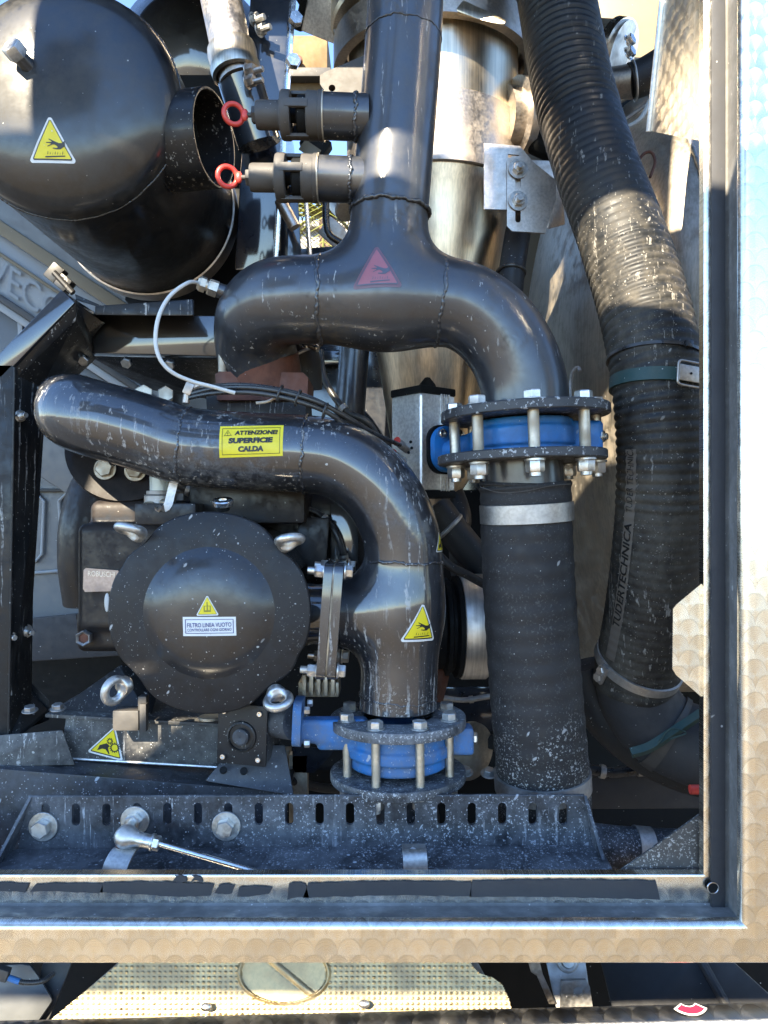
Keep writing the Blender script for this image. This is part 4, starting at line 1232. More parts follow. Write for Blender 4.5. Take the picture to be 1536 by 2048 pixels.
bv = thing('butterfly_valve', 'bright blue butterfly valve clamped between the upper flanges', 'valve', at(1045, 960, 1.03))
ua = V3((-.035, 0, 1)).normalized()
vc = at(1046, 877, 1.03)
R = .0655
def sd_valve(P):
    a = sd_cyl(P, vc - ua * .0235, vc + ua * .0235, R, .004)
    b = sd_cyl(P, vc - ua * .012, vc + ua * .012, R + .004, .002)
    n1 = vc + V3((-.052, .030, -.004)); n2 = vc + V3((-.098, .066, -.012))
    c = sd_path(P, [n1, n2], [.019, .0135])
    d = sd_box(P, vc + V3((.078, -.012, 0)), (.042, .040, .042), .006)
    return smin(smin(np.minimum(smin(a, b, .003), 9), c, .008), d, .004)
part('body', sdf_mesh(sd_valve, vc - V3((.14, .1, .045)), vc + V3((.115, .12, .045)), .0028), M['blue'], bv, 50)
# mounting plate towards the actuator, with cap screws on the near side
pn = V3((.55, -.83, .03)).normalized()
pc = at(893, 899, 1.10)
pu, pv, pw = basis(pn, (0, 0, 1))
part('mounting_plate', plate(pc, pu, pv, rrect(sz(92, 1.1), sz(80, 1.1), .024, 8), .010), M['blue'], bv, 30)
part('gasket_plate', plate(pc - pn * .007, pu, pv, rrect(sz(98, 1.1), sz(86, 1.1), .022, 8), .006), M['dark'], bv, 30)
for su_, sv_ in ((1, 1), (1, -1), (-1, 1), (-1, -1)):
    c = pc + pn * .010 + pu * su_ * sz(29, 1.1) + pv * sv_ * sz(22, 1.1)
    part('cap_screw', lathe([(sz(9, 1.1), 0), (sz(9, 1.1), .004), (sz(8, 1.1), .005), (sz(4, 1.1), .005), (sz(4, 1.1), .003), (0, .003)], c, pn, 20), M['bright'], bv)
nut(bv, vc + V3((.094, -.022, .000)), (.8, -.6, 0), .0085, .008, M['zincr'], stud=.0045, sl=.003, name='plug')
ct, cb = at(1049, 838, 1.03) + ua * .013, at(1043, 925, 1.03)
flange_bolts(bv, ct, cb - ua * .0005, ua, sz(140, 1.03), 8, math.radians(-4), M['zinc'], sz(17.5, 1.0), sz(11, 1.0), round(sz(20, 1.0), 4))

# ---- actuator of the upper valve
ac = thing('pneumatic_actuator', 'silver box-shaped pneumatic actuator with black end caps left of the upper valve', 'actuator', at(850, 990, 1.15))
an = V3((.62, -.78, 0)).normalized(); asd = V3((-.78, -.62, 0)).normalized()
cc = at(846, 888, 1.165)
hw, hd, hh = sz(46, 1.16), sz(46, 1.16), sz(96, 1.16)
Mx = Matrix((asd, -an, V3((0, 0, 1)))).transposed()
part('body', box(cc, (hd * 2, hw * 2, hh * 2), Mx, .006, 3), M['alu'], ac)
for s_ in (1, -1):
    part('end_cap', box(cc + V3((0, 0, s_ * (hh + .004))), (hd * 2.04, hw * 2.04, .012), Mx, .003), M['dark'], ac)
part('position_knob', lathe([(.014, 0), (.012, .006), (.004, .016), (0, .017)], cc + V3((.006, -.01, hh + .010)), (0, 0, 1), 20), M['dark'], ac)
for i in range(4):
    part('rib', box(cc + an * (hw + .0008) + asd * (-.012 + i * .005 - .008) * 1.0, (.0025, .0025, hh * 1.99), Mx, .0006), M['alu'], ac)
for i, (px, py) in enumerate(((806, 892), (798, 916))):
    c = at(px, py, 1.115)
    dirv = V3((-.62, -.62, .40)).normalized()
    q = part('air_fitting', join(cyl(c - dirv * .012, dirv, .0062, .020, 14), lathe([(.0068, .008), (.0068, .016), (.0055, .018), (0, .018)], c - dirv * .004, dirv, 6)), M['galv'], ac)
    part('release_ring', cyl(c + dirv * .013, dirv, .0066, .003, 18), M['red'], q)
for px, py in ((822, 884), (824, 896), (818, 905)):
    part('port', cyl(at(px, py, 1.110), (-.5, -.86, 0), .0022, .002, 10), M['dark'], ac)

# ---- pneumatic hoses bundle
tb_ = thing('air_hose_bundle', 'bundle of thin black air hoses over the elbow pipe', 'hose', at(600, 850, 1.02))
B0 = [(375, 790, 1.03), (430, 777, 1.01), (500, 775, 1.0), (570, 785, 1.0), (640, 806, 1.01), (700, 838, 1.03), (750, 868, 1.06), (786, 884, 1.09), (800, 890, 1.105)]
B1 = [(375, 796, 1.03), (430, 786, 1.01), (500, 785, 1.0), (570, 796, 1.0), (640, 818, 1.01), (690, 846, 1.03), (735, 876, 1.06), (775, 902, 1.09), (792, 912, 1.105)]
B2 = [(420, 782, 1.02), (500, 780, 1.005), (560, 788, 1.005), (620, 806, 1.012), (660, 828, 1.02), (690, 852, 1.03), (705, 880, 1.06), (715, 905, 1.10)]
B3 = [(400, 775, 1.03), (470, 770, 1.012), (540, 776, 1.01), (610, 792, 1.015), (665, 818, 1.025), (705, 850, 1.04), (730, 880, 1.07), (745, 920, 1.12)]
for b in (B0, B1, B2, B3):
    part('air_hose', tube(spl([at(*p) for p in b], 6), sz(5, 1.0), 10), M['cable'], tb_)
for px, py in ((560, 787), (650, 822), (596, 796)):
    part('cable_tie', torus(at(px, py, 1.005), (1, 0, -.35), .0105, .0015, 20, 6), M['cable'], tb_)
part('clear_hose', tube(spl([at(512, 806, 1.03), at(535, 803, 1.03), at(556, 792, 1.02)], 5), sz(3, 1), 8), M['whitecable'], tb_)
part('connector', join(tube([at(372, 806, 1.03), at(376, 775, 1.03)], .005, 10), tube([at(372, 782, 1.03), at(400, 770, 1.03)], .005, 10), box(at(378, 778, 1.028), (.012, .01, .016), (0, .4, 0), .002)), M['stain_b'], tb_)

# ================================================================== LOWER VALVE
lv = thing('butterfly_valve', 'dusty blue butterfly valve between splashed flanges at the bottom', 'valve', at(795, 1580, 1.055))
la = V3((-.01, .0, 1)).normalized()
lc = at(797, 1488, 1.055)
RFL = sz(134, 1.055)
def sd_lvalve(P):
    a = sd_cyl(P, lc - la * .026, lc + la * .022, RFL * .74, .005)
    b = sd_cyl(P, lc - la * .010, lc + la * .006, RFL * .79, .003)
    n1 = lc + V3((-.055, -.012, .018)); n2 = lc + V3((-.128, -.024, .031))
    c = sd_box(P, (n1 + n2) / 2, (.10, .028, .032), .006)
    c2 = sd_box(P, (n1 + n2) / 2 + V3((.02, 0, -.012)), (.075, .024, .026), .006)
    d = sd_box(P, lc + V3((.084, -.004, .008)), (.034, .034, .036), .005)
    return smin(smin(smin(a, b, .003), smin(c, c2, .006), .01), d, .004)
part('body', sdf_mesh(sd_lvalve, lc - V3((.15, .1, .05)), lc + V3((.115, .1, .07)), .003), M['blued'], lv, 50)
mp = at(601, 1441, 1.028)
part('mounting_plate', plate(mp - V3((.008, 0, 0)), V3((0, 1, 0)), V3((.04, 0, 1)), rrect(sz(82, 1.03), sz(90, 1.03), .014, 6), .011), M['blued'], lv, 30)
for py in (1413, 1478):
    for dd in (-.02, .02):
        p = at(612, py, 1.028) + V3((0, dd, 0))
        bolt(lv, p, (1, 0, 0), sz(8, 1), .007, M['zinc'])
nut(lv, lc + V3((.099, -.006, .010)), (1, -.2, 0), .008, .008, M['zinc'], name='plug')
ltop, lbot = at(796, 1430, 1.055), at(796, 1538, 1.055)
part('flange', lathe([(RL * .9, -.002), (RFL, -.002), (RFL * 1.01, 0), (RFL * 1.01, .010), (RFL, .0115), (RL * .9, .0115)], ltop - la * .0115, la, 72), M['pipe_low'], lpp)
flange_bolts(lv, ltop, lbot - la * .012, la, sz(108, 1.055), 8, math.radians(21), M['zinc'], sz(15, 1.03), sz(8.5, 1.03), round(sz(18, 1.03), 4), .009)
op = thing('outlet_pipe', 'splashed black outlet pipe and flange under the lower valve', 'pipe', at(796, 1700, 1.055))
part('flange', lathe([(.03, 0), (RFL, 0), (RFL * 1.01, -.002), (RFL * 1.01, -.010), (RFL, -.012), (.03, -.012)], lbot, la, 72), M['pipe_low'], op)
part('pipe', tube([lbot - la * .011, at(806, 1640, 1.06), at(812, 1760, 1.07)], [.048, .050, .050], 40), M['rail'], op)
# gear actuator
ga = thing('gear_actuator', 'black square gear actuator with four screws left of the lower valve', 'actuator', at(500, 1540, 1.03))
gM = Matrix.Rotation(math.radians(-8), 3, 'Y') @ Matrix.Rotation(math.radians(6), 3, 'Z')
gM = Matrix.Rotation(math.radians(-10), 3, 'Z') @ Matrix.Rotation(math.radians(2), 3, 'Y')
gc = at(495, 1467, 1.035) + V3((0, .03, 0))
part('housing', box(gc, (sz(98, 1.03), .065, sz(118, 1.03)), gM, .005, 3), M['rail_l'], ga)
part('cover', box(gc + gM @ V3((0, -.034, 0)), (sz(104, 1.03), .006, sz(122, 1.03)), gM, .003), M['lid'], ga)
part('shaft_seat', lathe([(sz(32, 1), 0), (sz(31, 1), .003), (sz(27, 1), .004), (sz(26, 1), .001), (0, .001)], gc + gM @ V3((0, -.037, -.002)), gM @ V3((0, -1, 0)), 32), M['frame'], ga)
part('shaft', lathe([(sz(17, 1), 0), (sz(17, 1), .006), (sz(13, 1), .008), (sz(5, 1), .008), (0, .006)], gc + gM @ V3((0, -.037, -.002)), gM @ V3((0, -1, 0)), 28), M['rail_l'], ga)
for sx in (-1, 1):
    for sz_ in (-1, 1):
        c = gc + gM @ V3((sx * sz(38, 1), -.0375, sz_ * sz(47, 1)))
        part('screw', lathe([(sz(6, 1), 0), (sz(6, 1), .003), (sz(5, 1), .004), (sz(2.6, 1), .004), (sz(2.6, 1), .002), (0, .002)], c, gM @ V3((0, -1, 0)), 16), M['bright'], ga)
part('coupling', tube([gc + V3((.02, 0, .012)), mp - V3((.006, 0, .002))], .024, 28), M['rail_l'], ga)

# ================================================================== RUBBER HOSE (vertical)
rh = thing('rubber_hose', 'straight black rubber hose hanging below the upper blue valve', 'hose', at(1085, 1600, 1.02))
hpth = [at(1044, 945, 1.03), at(1050, 975, 1.03), at(1054, 1100, 1.034), at(1062, 1250, 1.042), at(1073, 1400, 1.05), at(1086, 1560, 1.06), at(1092, 1680, 1.068)]
hp2 = spl(hpth, 40)
i0 = next(i for i, p in enumerate(hp2) if p.z < at(0, 968, 1.03).z)
hr = []
for i, p in enumerate(hp2[i0:]):
    t = i / (len(hp2) - i0)
    hr.append(.0598 + .0040 * t + .00045 * math.sin(i * .62) + (.0012 * math.exp(-((i - 3) / 3.) ** 2)))
part('hose_wall', tube(hp2[i0:], hr, 56), M['rubber'], rh, 60)
part('hose_mouth', torus(hp2[i0] + V3((0, 0, -.0005)), (.02, -.05, 1), .0585, .0024, 56, 8), M['rubber'], rh)
def band(path, ztop_px, zbot_px, d, R, mat, parent, name='band_clamp', n=56, th=.0012):
    P = [p for p in path if at(0, zbot_px, d).z - .002 <= p.z <= at(0, ztop_px, d).z + .002]
    a = P[0]; b = P[-1]; w = (b - a).normalized(); L = (b - a).length
    return part(name, lathe([(R, 0), (R + th, .0005), (R + th, L - .0005), (R, L)], a, w, n), mat, parent)
part('band_clamp', lathe([(.0595, 0), (.0618, .0006), (.0618, .0245), (.0595, .025)], at(1052, 1006, 1.028), hp2[i0 + 12] - hp2[i0 + 4], 64), M['greystrap'], rh)
part('band_clamp', lathe([(.061, 0), (.0658, .0006), (.0658, .024), (.061, .0246)], at(1084, 1541, 1.059), hp2[-20] - hp2[-40], 64), M['galv'], rh)
part('clamp_tail', box(at(1174, 1560, 1.055), (.004, .012, .05), (0, -.1, 0), .001), M['galv'], rh)
hc = thing('hose_connector', 'black flanged pipe stub holding the straight hose', 'pipe stub', at(1044, 990, 1.03))
part('flange', lathe([(.05, 0), (sz(165, 1.03), 0), (sz(167, 1.03), .0015), (sz(167, 1.03), .0105), (sz(165, 1.03), .012), (.05, .012)], at(1043, 925, 1.03), ua, 72), M['flange'], hc)
part('stub', tube([at(1043, 918, 1.03), at(1046, 960, 1.03), at(1048, 990, 1.03)], [.0535, .0535, .0535], 44), M['manifold'], hc)
part('wire', tube(spl([at(961, 974, .985), at(1000, 985, .968), at(1050, 982, .965), at(1100, 972, .968), at(1140, 968, .985)], 6), .0006, 6), M['relief'], hc)

# ================================================================== CORRUGATED HOSE
cg = thing('corrugated_hose', 'thick black corrugated suction hose curving down beside the aluminium post', 'hose', at(1270, 1350, 1.15))
cpts = [at(1098, -90, 1.27), at(1113, 0, 1.25), at(1146, 180, 1.20), at(1190, 330, 1.15), at(1238, 460, 1.11), at(1280, 590, 1.075), at(1306, 700, 1.05), at(1320, 800, 1.04), at(1326, 900, 1.04), at(1323, 1010, 1.05), at(1312, 1120, 1.07), at(1296, 1230, 1.10), at(1276, 1330, 1.13), at(1268, 1375, 1.14)]
cs = spl(cpts, 60)
L = [0]
for a, b in zip(cs, cs[1:]): L.append(L[-1] + (b - a).length)
L = np.array(L)
S_ = np.arange(0, L[-1], .0019)
cx_ = [V3((np.interp(s_, L, [p.x for p in cs]), np.interp(s_, L, [p.y for p in cs]), np.interp(s_, L, [p.z for p in cs]))) for s_ in S_]
def corr_r(s_):
    z = .0600
    amp = .0016 if s_ < .33 else (.0005 if s_ < .45 else .0012)
    if .40 < s_ < .58: amp = .0005
    if s_ > .95: amp = .0004
    return z + amp * (abs(math.sin(math.pi * s_ / .0122)) * 2 - 1)
cr = [corr_r(s_) for s_ in S_]
cgeo = tube(cx_, cr, 64)
part('hose_wall', cgeo, M['hose'], cg, 60)
cbv = bvh(cgeo)
# printed stripe with lettering along the hose
def on_hose(s_, a, lift=.0008):
    i = min(int(s_ / .0019), len(cx_) - 2)
    p = cx_[i].lerp(cx_[i + 1], s_ / .0019 - i)
    t = (cx_[i + 1] - cx_[i]).normalized()
    u, v, w = basis(t, (0, -1, 0))
    rr = cr[i] + lift
    return p + (u * math.cos(a) + v * math.sin(a)) * rr
s_end = S_[-1] - .060; s_beg = s_end - .30
def sidewrap(px): return px
aS = None
# choose the angle so that the stripe shows at the left of the front
tmid = (cx_[-60] - cx_[-61]).normalized()
u, v, w = basis(tmid, (0, -1, 0))
sgn = 1 if v.x < 0 else -1
A0 = sgn * 1.05
def stripe_pt(x, y, lift):   # x along the hose upward from the bottom, y across (positive = right)
    return on_hose(s_end - x, A0 - sgn * y / .0605, lift)
n = 110
vs, fs = [], []
for i in range(n + 1):
    for y in (-.0085, 0, .0085): vs.append(stripe_pt(.30 * i / n, y, .0012))
for i in range(n):
    for k in (0, 1): fs.append((i * 3 + k, i * 3 + k + 1, i * 3 + 4 + k, i * 3 + 3 + k))
sp_ = part('printed_stripe', (vs, fs), M['stripe'], cg, 60)
tx = text2d('TUDERTECHNICA', .0118, .150, .12, .02)
part('lettering', ([stripe_pt(v_.x + .130, -v_.y, .0022) for v_ in tx[0]], tx[1]), M['ink'], sp_, 0)
tx = text2d('TUDER TECHNICA', .0100, .085, .12, .0)
part('lettering', ([stripe_pt(v_.x + .262, -v_.y, .0022) for v_ in tx[0]], tx[1]), M['ink'], sp_, 0)
def hose_ring(px_y, d, tilt, w, mat, parent, name, lift=.0018, th=.0018, dip=0):
    s0 = np.interp(-at(0, px_y, d).z, [-p.z for p in cx_], S_)
    i = int(s0 / .0019)
    p = cx_[i]; t = (cx_[i + 1] - cx_[i]).normalized()
    t2 = (t + V3(tilt)).normalized()
    r0 = .0618 + lift
    return part(name, lathe([(r0 - .001, -w / 2), (r0 + th, -w / 2 + .0004), (r0 + th, w / 2 - .0004), (r0 - .001, w / 2)], p, t2, 64), mat, parent), p, t2, r0 + th
sth = thing('hose_strap', 'green and grey webbing strap with steel buckle round the corrugated hose', 'strap', at(1310, 800, 1.0))
rg_, sp0, st2, sr = hose_ring(772, 1.045, (-.16, .02, 0), .0175, M['green'], sth, 'webbing', .0002, .0022)
def ring_pt(p, t, r, ang, h=0):
    u, v, w = basis(t, (0, -1, 0))
    s1 = 1 if v.x > 0 else -1
    return p + (u * math.cos(ang) + v * s1 * math.sin(ang)) * r + w * h, (u * math.cos(ang) + v * s1 * math.sin(ang)), w
vs, fs = [], []
for i in range(21):
    ang = .42 + 1.1 * i / 20
    for h in (-.0085, .0085): vs.append(ring_pt(sp0, st2, sr + .0012, ang, h)[0])
fs = [(i * 2, i * 2 + 1, i * 2 + 3, i * 2 + 2) for i in range(20)]
part('grey_end', (vs, fs), M['greystrap'], sth, 60)
bc, bn_, bw_ = ring_pt(sp0, st2, sr + .003, .30)
bside = bn_.cross(bw_)
Mx = Matrix((bside, bn_, bw_)).transposed()
ru = rrect(.043, .031, .005, 5)
part('buckle_frame', tube([bc + bside * x + bw_ * y for x, y in ru] + [bc + bside * ru[0][0] + bw_ * ru[0][1]], .0016, 10), M['greystrap'], sth)
part('buckle_plate', box(bc + bn_ * .001 + bside * (.004 if bside.x < 0 else -.004), (.034, .003, .021), Mx, .003), M['greystrap'], sth)
part('rivet', cyl(bc + bn_ * .0025 + bside * (.004 if bside.x < 0 else -.004), bn_, .0016, .001, 10), M['dark'], sth)
zt = thing('cable_tie', 'thin black cable tie round the corrugated hose above the strap', 'cable tie', at(1310, 730, 1.0))
_, zp, zt2, zr = hose_ring(722, 1.05, (-.16, .02, 0), .0052, M['cable'], zt, 'tie_band', .0002, .0016)
zc_, zn, zw = ring_pt(zp, zt2, zr + .001, .35)
part('tie_head', box(zc_, (.010, .006, .009), Matrix((zn.cross(zw), zn, zw)).transposed(), .001), M['cable'], zt)
hcl = thing('hose_clamp', 'bolted grey steel hose clamp at the foot of the corrugated hose', 'clamp', at(1260, 1345, 1.1))
_, hp_, ht2, hr_ = hose_ring(1326, 1.13, (-.18, .22, 0), .014, M['galv'], hcl, 'clamp_band', .0004, .0022)
for k, h in ((0, .006), (1, .018)):
    c, nn, ww = ring_pt(hp_, ht2, hr_ + .003, -1.05, h)
    bolt(hcl, c - nn * .003, nn, .0068, .005, M['zinc'], .009)
c, nn, ww = ring_pt(hp_, ht2, hr_ + .001, -1.0, .010)
part('clamp_lug', box(c, (.012, .006, .030), Matrix((nn.cross(ww), nn, ww)).transposed(), .0015), M['galv'], hcl)

# steel elbow under the hose
se = thing('steel_elbow', 'dusty steel elbow below the corrugated hose', 'pipe elbow', at(1320, 1490, 1.12))
ep = spl([at(1270, 1350, 1.135), at(1278, 1395, 1.14), at(1305, 1440, 1.14), at(1350, 1475, 1.13), at(1420, 1500, 1.11), at(1500, 1515, 1.10)], 8)
part('elbow', tube(ep, .0575, 48), M['seal'], se, 60)
part('collar', tube(ep[20:24], .0605, 48), M['relief'], se, 60)
gs = strip(spl([at(1262, 1508, 1.06), at(1300, 1495, 1.06), at(1350, 1462, 1.06), at(1420, 1418, 1.06)], 4), .014, .003, None, None, '')
single('green_strap', join(tube(spl([at(1262, 1506, 1.06), at(1300, 1494, 1.058), at(1350, 1462, 1.055), at(1420, 1416, 1.05)], 5), .0075, 4), tube(spl([at(1315, 1488, 1.05), at(1340, 1458, 1.045), at(1372, 1466, 1.045), at(1340, 1478, 1.043)], 5), .0012, 6)), M['green'], 'dark green webbing strap across the steel elbow', 'strap')
bpz = spl([at(1165, 1330, 1.20), at(1190, 1400, 1.20), at(1235, 1455, 1.19), at(1300, 1505, 1.18), at(1380, 1540, 1.17), at(1480, 1560, 1.16)], 8)
single('lower_hose', tube(bpz, .036, 36), M['rubber_p'], 'black hose arching under the steel elbow', 'hose', smooth=60)
rl = thing('chassis_rail', 'dull black chassis rail at the lower right', 'chassis rail', at(1300, 1620, 1.3))
part('web', hull([at(1120, 1556, 1.28), at(1500, 1550, 1.28), at(1120, 1618, 1.28), at(1500, 1616, 1.28), at(1120, 1556, 1.31), at(1500, 1550, 1.31), at(1120, 1618, 1.31), at(1500, 1616, 1.31)], .002), M['seal'], rl)
part('lip', hull([at(1120, 1548, 1.27), at(1500, 1542, 1.27), at(1120, 1556, 1.27), at(1500, 1550, 1.27), at(1120, 1548, 1.3), at(1500, 1542, 1.3)], .001), M['rail_l'], rl)
single('red_handle', tube(spl([at(1380, 1579, 1.0), at(1395, 1579, 1.0), at(1440, 1580, 1.0)], 4), .0062, 18), M['red'], 'red handle grip beside the post at the lower right', 'handle', smooth=60)
dp = thing('drain_hose', 'short black hose end with a grey band at the lower right of the rail', 'hose', at(1240, 1745, 1.0))
part('hose', tube(spl([at(1150, 1690, 1.03), at(1230, 1700, 1.03), at(1300, 1705, 1.03), at(1420, 1710, 1.03)], 6), .031, 36), M['rail'], dp, 60)
part('band', tube([at(1268, 1702, 1.03), at(1300, 1705, 1.03)], .0325, 36), M['galv'], dp)

# ================================================================== STAINLESS TANK (behind right)
tk = thing('stainless_tank', 'large dirty stainless steel tank with a dished end behind the hoses', 'tank', at(1300, 1500, 1.6))
TC = V3((.52, 1.86, CZ + .25)); TR = .665
DH = .20
prof = [(0, DH)]
for i in range(1, 15):
    a = math.pi / 2 * i / 14
    prof.append((TR * math.sin(a), DH * math.cos(a)))
prof += [(TR, -.02), (TR + .004, -.021), (TR + .004, -.029), (TR, -.03), (TR, -1.2)]
part('shell', lathe(prof, TC, (-1, 0, 0), 96), M['stain_t'], tk, 40)
part('weld_seam', weld_bead(TC + V3((.0, 0, 0)), (-1, 0, 0), TR + .001, .005, 140), M['galv'], tk, 60)
part('end_ring', lathe([(TR + .002, -.05), (TR + .02, -.05), (TR + .02, -.075), (TR + .002, -.075)], TC, (-1, 0, 0), 96), M['stain_t'], tk)
single('wire_hook', tube(spl([at(1140, 800, 1.13), at(1141, 765, 1.13), at(1146, 742, 1.125), at(1156, 735, 1.12), at(1160, 742, 1.115)], 6), .0025, 8), M['galv'], 'small bent wire hook beside the elbow of the manifold', 'hook')
single('wire_loop', tube(spl([at(1276, 322, 1.12), at(1290, 306, 1.12), at(1304, 306, 1.12), at(1310, 325, 1.12), at(1300, 355, 1.12)], 6), .0022, 8), M['rust'], 'thin brown wire loop sticking out behind the corrugated hose', 'wire')

# ================================================================== STAINLESS CYCLONE
cy = thing('stainless_cyclone', 'shiny stainless cyclone separator with tapering cone behind the manifold', 'cyclone', at(860, 1010, 1.5))
CC = at(866, 400, 1.48)
zt_ = lambda py: at(0, py, 1.48).z - CC.z
Rc = sz(168, 1.48)
prof = [(sz(36, 1.48), zt_(1015)), (sz(72, 1.48), zt_(960)), (sz(150, 1.48), zt_(470)), (Rc * .93, zt_(425)), (Rc * .985, zt_(395)), (Rc, zt_(380)), (Rc, zt_(-150))]
part('shell', lathe(prof, CC, (0, 0, 1), 96), M['stain'], cy, 25)
part('support_band', lathe([(Rc, zt_(398)), (Rc + .004, zt_(396)), (Rc + .004, zt_(268)), (Rc, zt_(265))], CC, (0, 0, 1), 96), M['stain_b'], cy, 25)
part('rim_clamp', lathe([(Rc, zt_(70)), (Rc + .03, zt_(68)), (Rc + .034, zt_(60)), (Rc + .034, zt_(15)), (Rc + .03, zt_(8)), (Rc, zt_(6))], CC, (0, 0, 1), 96), M['stain'], cy, 25)
part('top_cover', lathe([(Rc + .02, zt_(6)), (Rc + .02, zt_(-60)), (Rc * .7, zt_(-130)), (0, zt_(-150))], CC, (0, 0, 1), 64), M['stain'], cy, 30)
part('clamp_lever', hull([at(880, 8, 1.30), at(905, -10, 1.30), at(1012, 40, 1.27), at(1010, 52, 1.27), at(960, 40, 1.28), at(880, 20, 1.31), at(905, -10, 1.33), at(1012, 40, 1.30)], .003), M['stain'], cy)
cb_ = thing('cyclone_bracket', 'grey slotted bracket plates bolting the cyclone to the tank', 'bracket', at(1060, 465, 1.3))
sl_ = [stadium(1036, 345 + 8, 11, 50), stadium(1036, 417, 11, 56)]
part('slotted_plate', pxprism([(1014, 322), (1024, 312), (1052, 312), (1112, 360), (1112, 400), (1090, 466), (1024, 462), (1014, 452)], 1.30, .004, sl_), M['stain_b'], cb_, 20)
part('band_lug', pxprism([(968, 286), (1040, 292), (1062, 318), (1062, 420), (968, 418)], 1.306, .004, [[(1016, 308), (1038, 310), (1038, 317), (1016, 315)]]), M['stain_b'], cb_, 20)
part('tank_lug', hull([at(1040, 318, 1.31), at(1110, 322, 1.33), at(1125, 400, 1.36), at(1095, 460, 1.34), at(1040, 318, 1.33), at(1125, 330, 1.38), at(1130, 450, 1.38)], .002), M['stain_b'], cb_)
for py in (338, 402):
    c = at(1036, py, 1.298)
    b = bolt(cb_, c, (.1, -1, 0), .0105, .008, M['zinc'], .0165)
    part('bolt_stud', cyl(c + V3((0, -.008, 0)), (.1, -1, 0), .0058, .010, 14), M['zinc'], cb_)
nz = thing('tank_nozzle', 'round stainless clamped nozzle between cyclone and corrugated hose', 'nozzle', at(1045, 300, 1.4))
part('pipe', tube([at(1010, 235, 1.40), at(1110, 240, 1.42)], sz(58, 1.4), 36), M['stain_b'], nz)
part('flange_ring', tube([at(1030, 236, 1.40), at(1046, 237, 1.405)], sz(76, 1.4), 44), M['stain_b'], nz)
part('clamp', tube([at(1058, 275, 1.39), at(1110, 300, 1.39)], sz(26, 1.4), 24), M['dark'], nz)
# dark conduits below the bracket
single('conduit_hose', tube(spl([at(1042, 430, 1.38), at(1030, 500, 1.36), at(1022, 560, 1.35), at(1012, 700, 1.36), at(1000, 950, 1.40)], 6), sz(26, 1.36), 24), M['rubber_p'], 'dark vertical hose between cyclone cone and tank', 'hose', smooth=60)
single('conduit_tie', torus(at(1022, 546, 1.35), (.1, .3, 1), sz(27.5, 1.35), .003, 30, 8), M['cable'], 'black cable tie on the dark vertical hose', 'cable tie')
# pieces at the top right
single('tan_tank_panel', lathe([(.42, -.5), (.42, .6)], V3((.56, 2.15, CZ + .95)), (0, 0, 1), 72), M['sand'], 'tan curved tank panel at the top right', 'panel', smooth=60)
cp = thing('pipe_coupling', 'stainless pipe coupling with clamp bolts at the top right', 'coupling', at(1240, 150, 1.45))
cax = (at(1262, 105, 1.42) - at(1170, 90, 1.5)).normalized()
part('sleeve', tube([at(1160, 92, 1.5), at(1225, 98, 1.45), at(1246, 102, 1.44)], [.048, .048, .050], 36), M['stain_b'], cp)
part('clamp_ring', tube([at(1226, 98, 1.452), at(1242, 101, 1.442)], .0535, 36), M['bright'], cp)
for py in (84, 108): bolt(cp, at(1256, py, 1.41), (.6, -.7, .2), .010, .010, M['bright'], .013)
tp_ = thing('side_pipe', 'short brown-grey pipe with rubber end at the top right behind the hose', 'pipe', at(1250, 190, 1.4))
part('pipe', tube([at(1170, 178, 1.42), at(1268, 162, 1.38)], .029, 30), M['stain_b'], tp_)
part('rubber_end', tube(spl([at(1262, 163, 1.375), at(1290, 152, 1.37), at(1330, 128, 1.36)], 4), [.031] * 9, 30), M['rubber_p'], tp_)
part('wire_tie', torus(at(1268, 162, 1.372), (1, -.2, .15), .0325, .002, 30, 6), M['galv'], tp_)
bk = thing('slanted_bars', 'thin grey bars slanting across the dark gap at the top right', 'bars', at(1270, 240, 1.4))
part('bar', tube([at(1220, 210, 1.4), at(1310, 168, 1.38)], .0055, 8), M['galv'], bk)
part('bar', tube([at(1236, 250, 1.4), at(1310, 196, 1.38)], .004, 8), M['galv'], bk)
part('cable', tube(spl([at(1240, 262, 1.38), at(1280, 238, 1.37), at(1300, 200, 1.37)], 5), .004, 8), M['whitecable'], bk)
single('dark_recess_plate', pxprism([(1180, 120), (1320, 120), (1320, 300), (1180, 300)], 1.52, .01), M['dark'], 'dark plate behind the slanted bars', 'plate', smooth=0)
# ================================================================== BLACK SILENCER TANK (upper left)
ts = thing('silencer_tank', 'big glossy black round silencer tank with a yellow triangle at the upper left', 'tank', at(140, 600, 1.1))
SCN = V3((at(115, 185, 1.0).x, 1.02, at(115, 185, 1.0).z)); SR = .1525
prof = [(0, .044), (SR * .3, .0425), (SR * .5, .0395), (SR * .66, .0345), (SR * .78, .0285), (SR * .87, .0205), (SR * .93, .0120), (SR * .97, .0030), (SR * .99, -.006), (SR, -.016)]
hg = lathe(prof, SCN, (0, -1, 0), 110)
part('dished_end', hg, M['tankp'], ts, 60)
shg = lathe([(SR, -.016), (SR, -.40), (SR * .9, -.43), (0, -.45)], SCN, (0, -1, 0), 110)
part('shell', shg, M['tankp'], ts, 40)
part('weld', weld_bead(SCN + V3((0, .014, 0)), (0, -1, 0), SR - .0006, .0018, 150), M['tankp'], ts, 60)
hb = bvh(hg)
triangle_sticker(ts, hb, at(107, 280, .985), V3((0, -1, -.12)), V3((.02, 0, 1)), sz(92, .985), sz(97, .985), YB, hand_shapes, skew=-.002, label='yellow hot-surface triangle on the tank end')
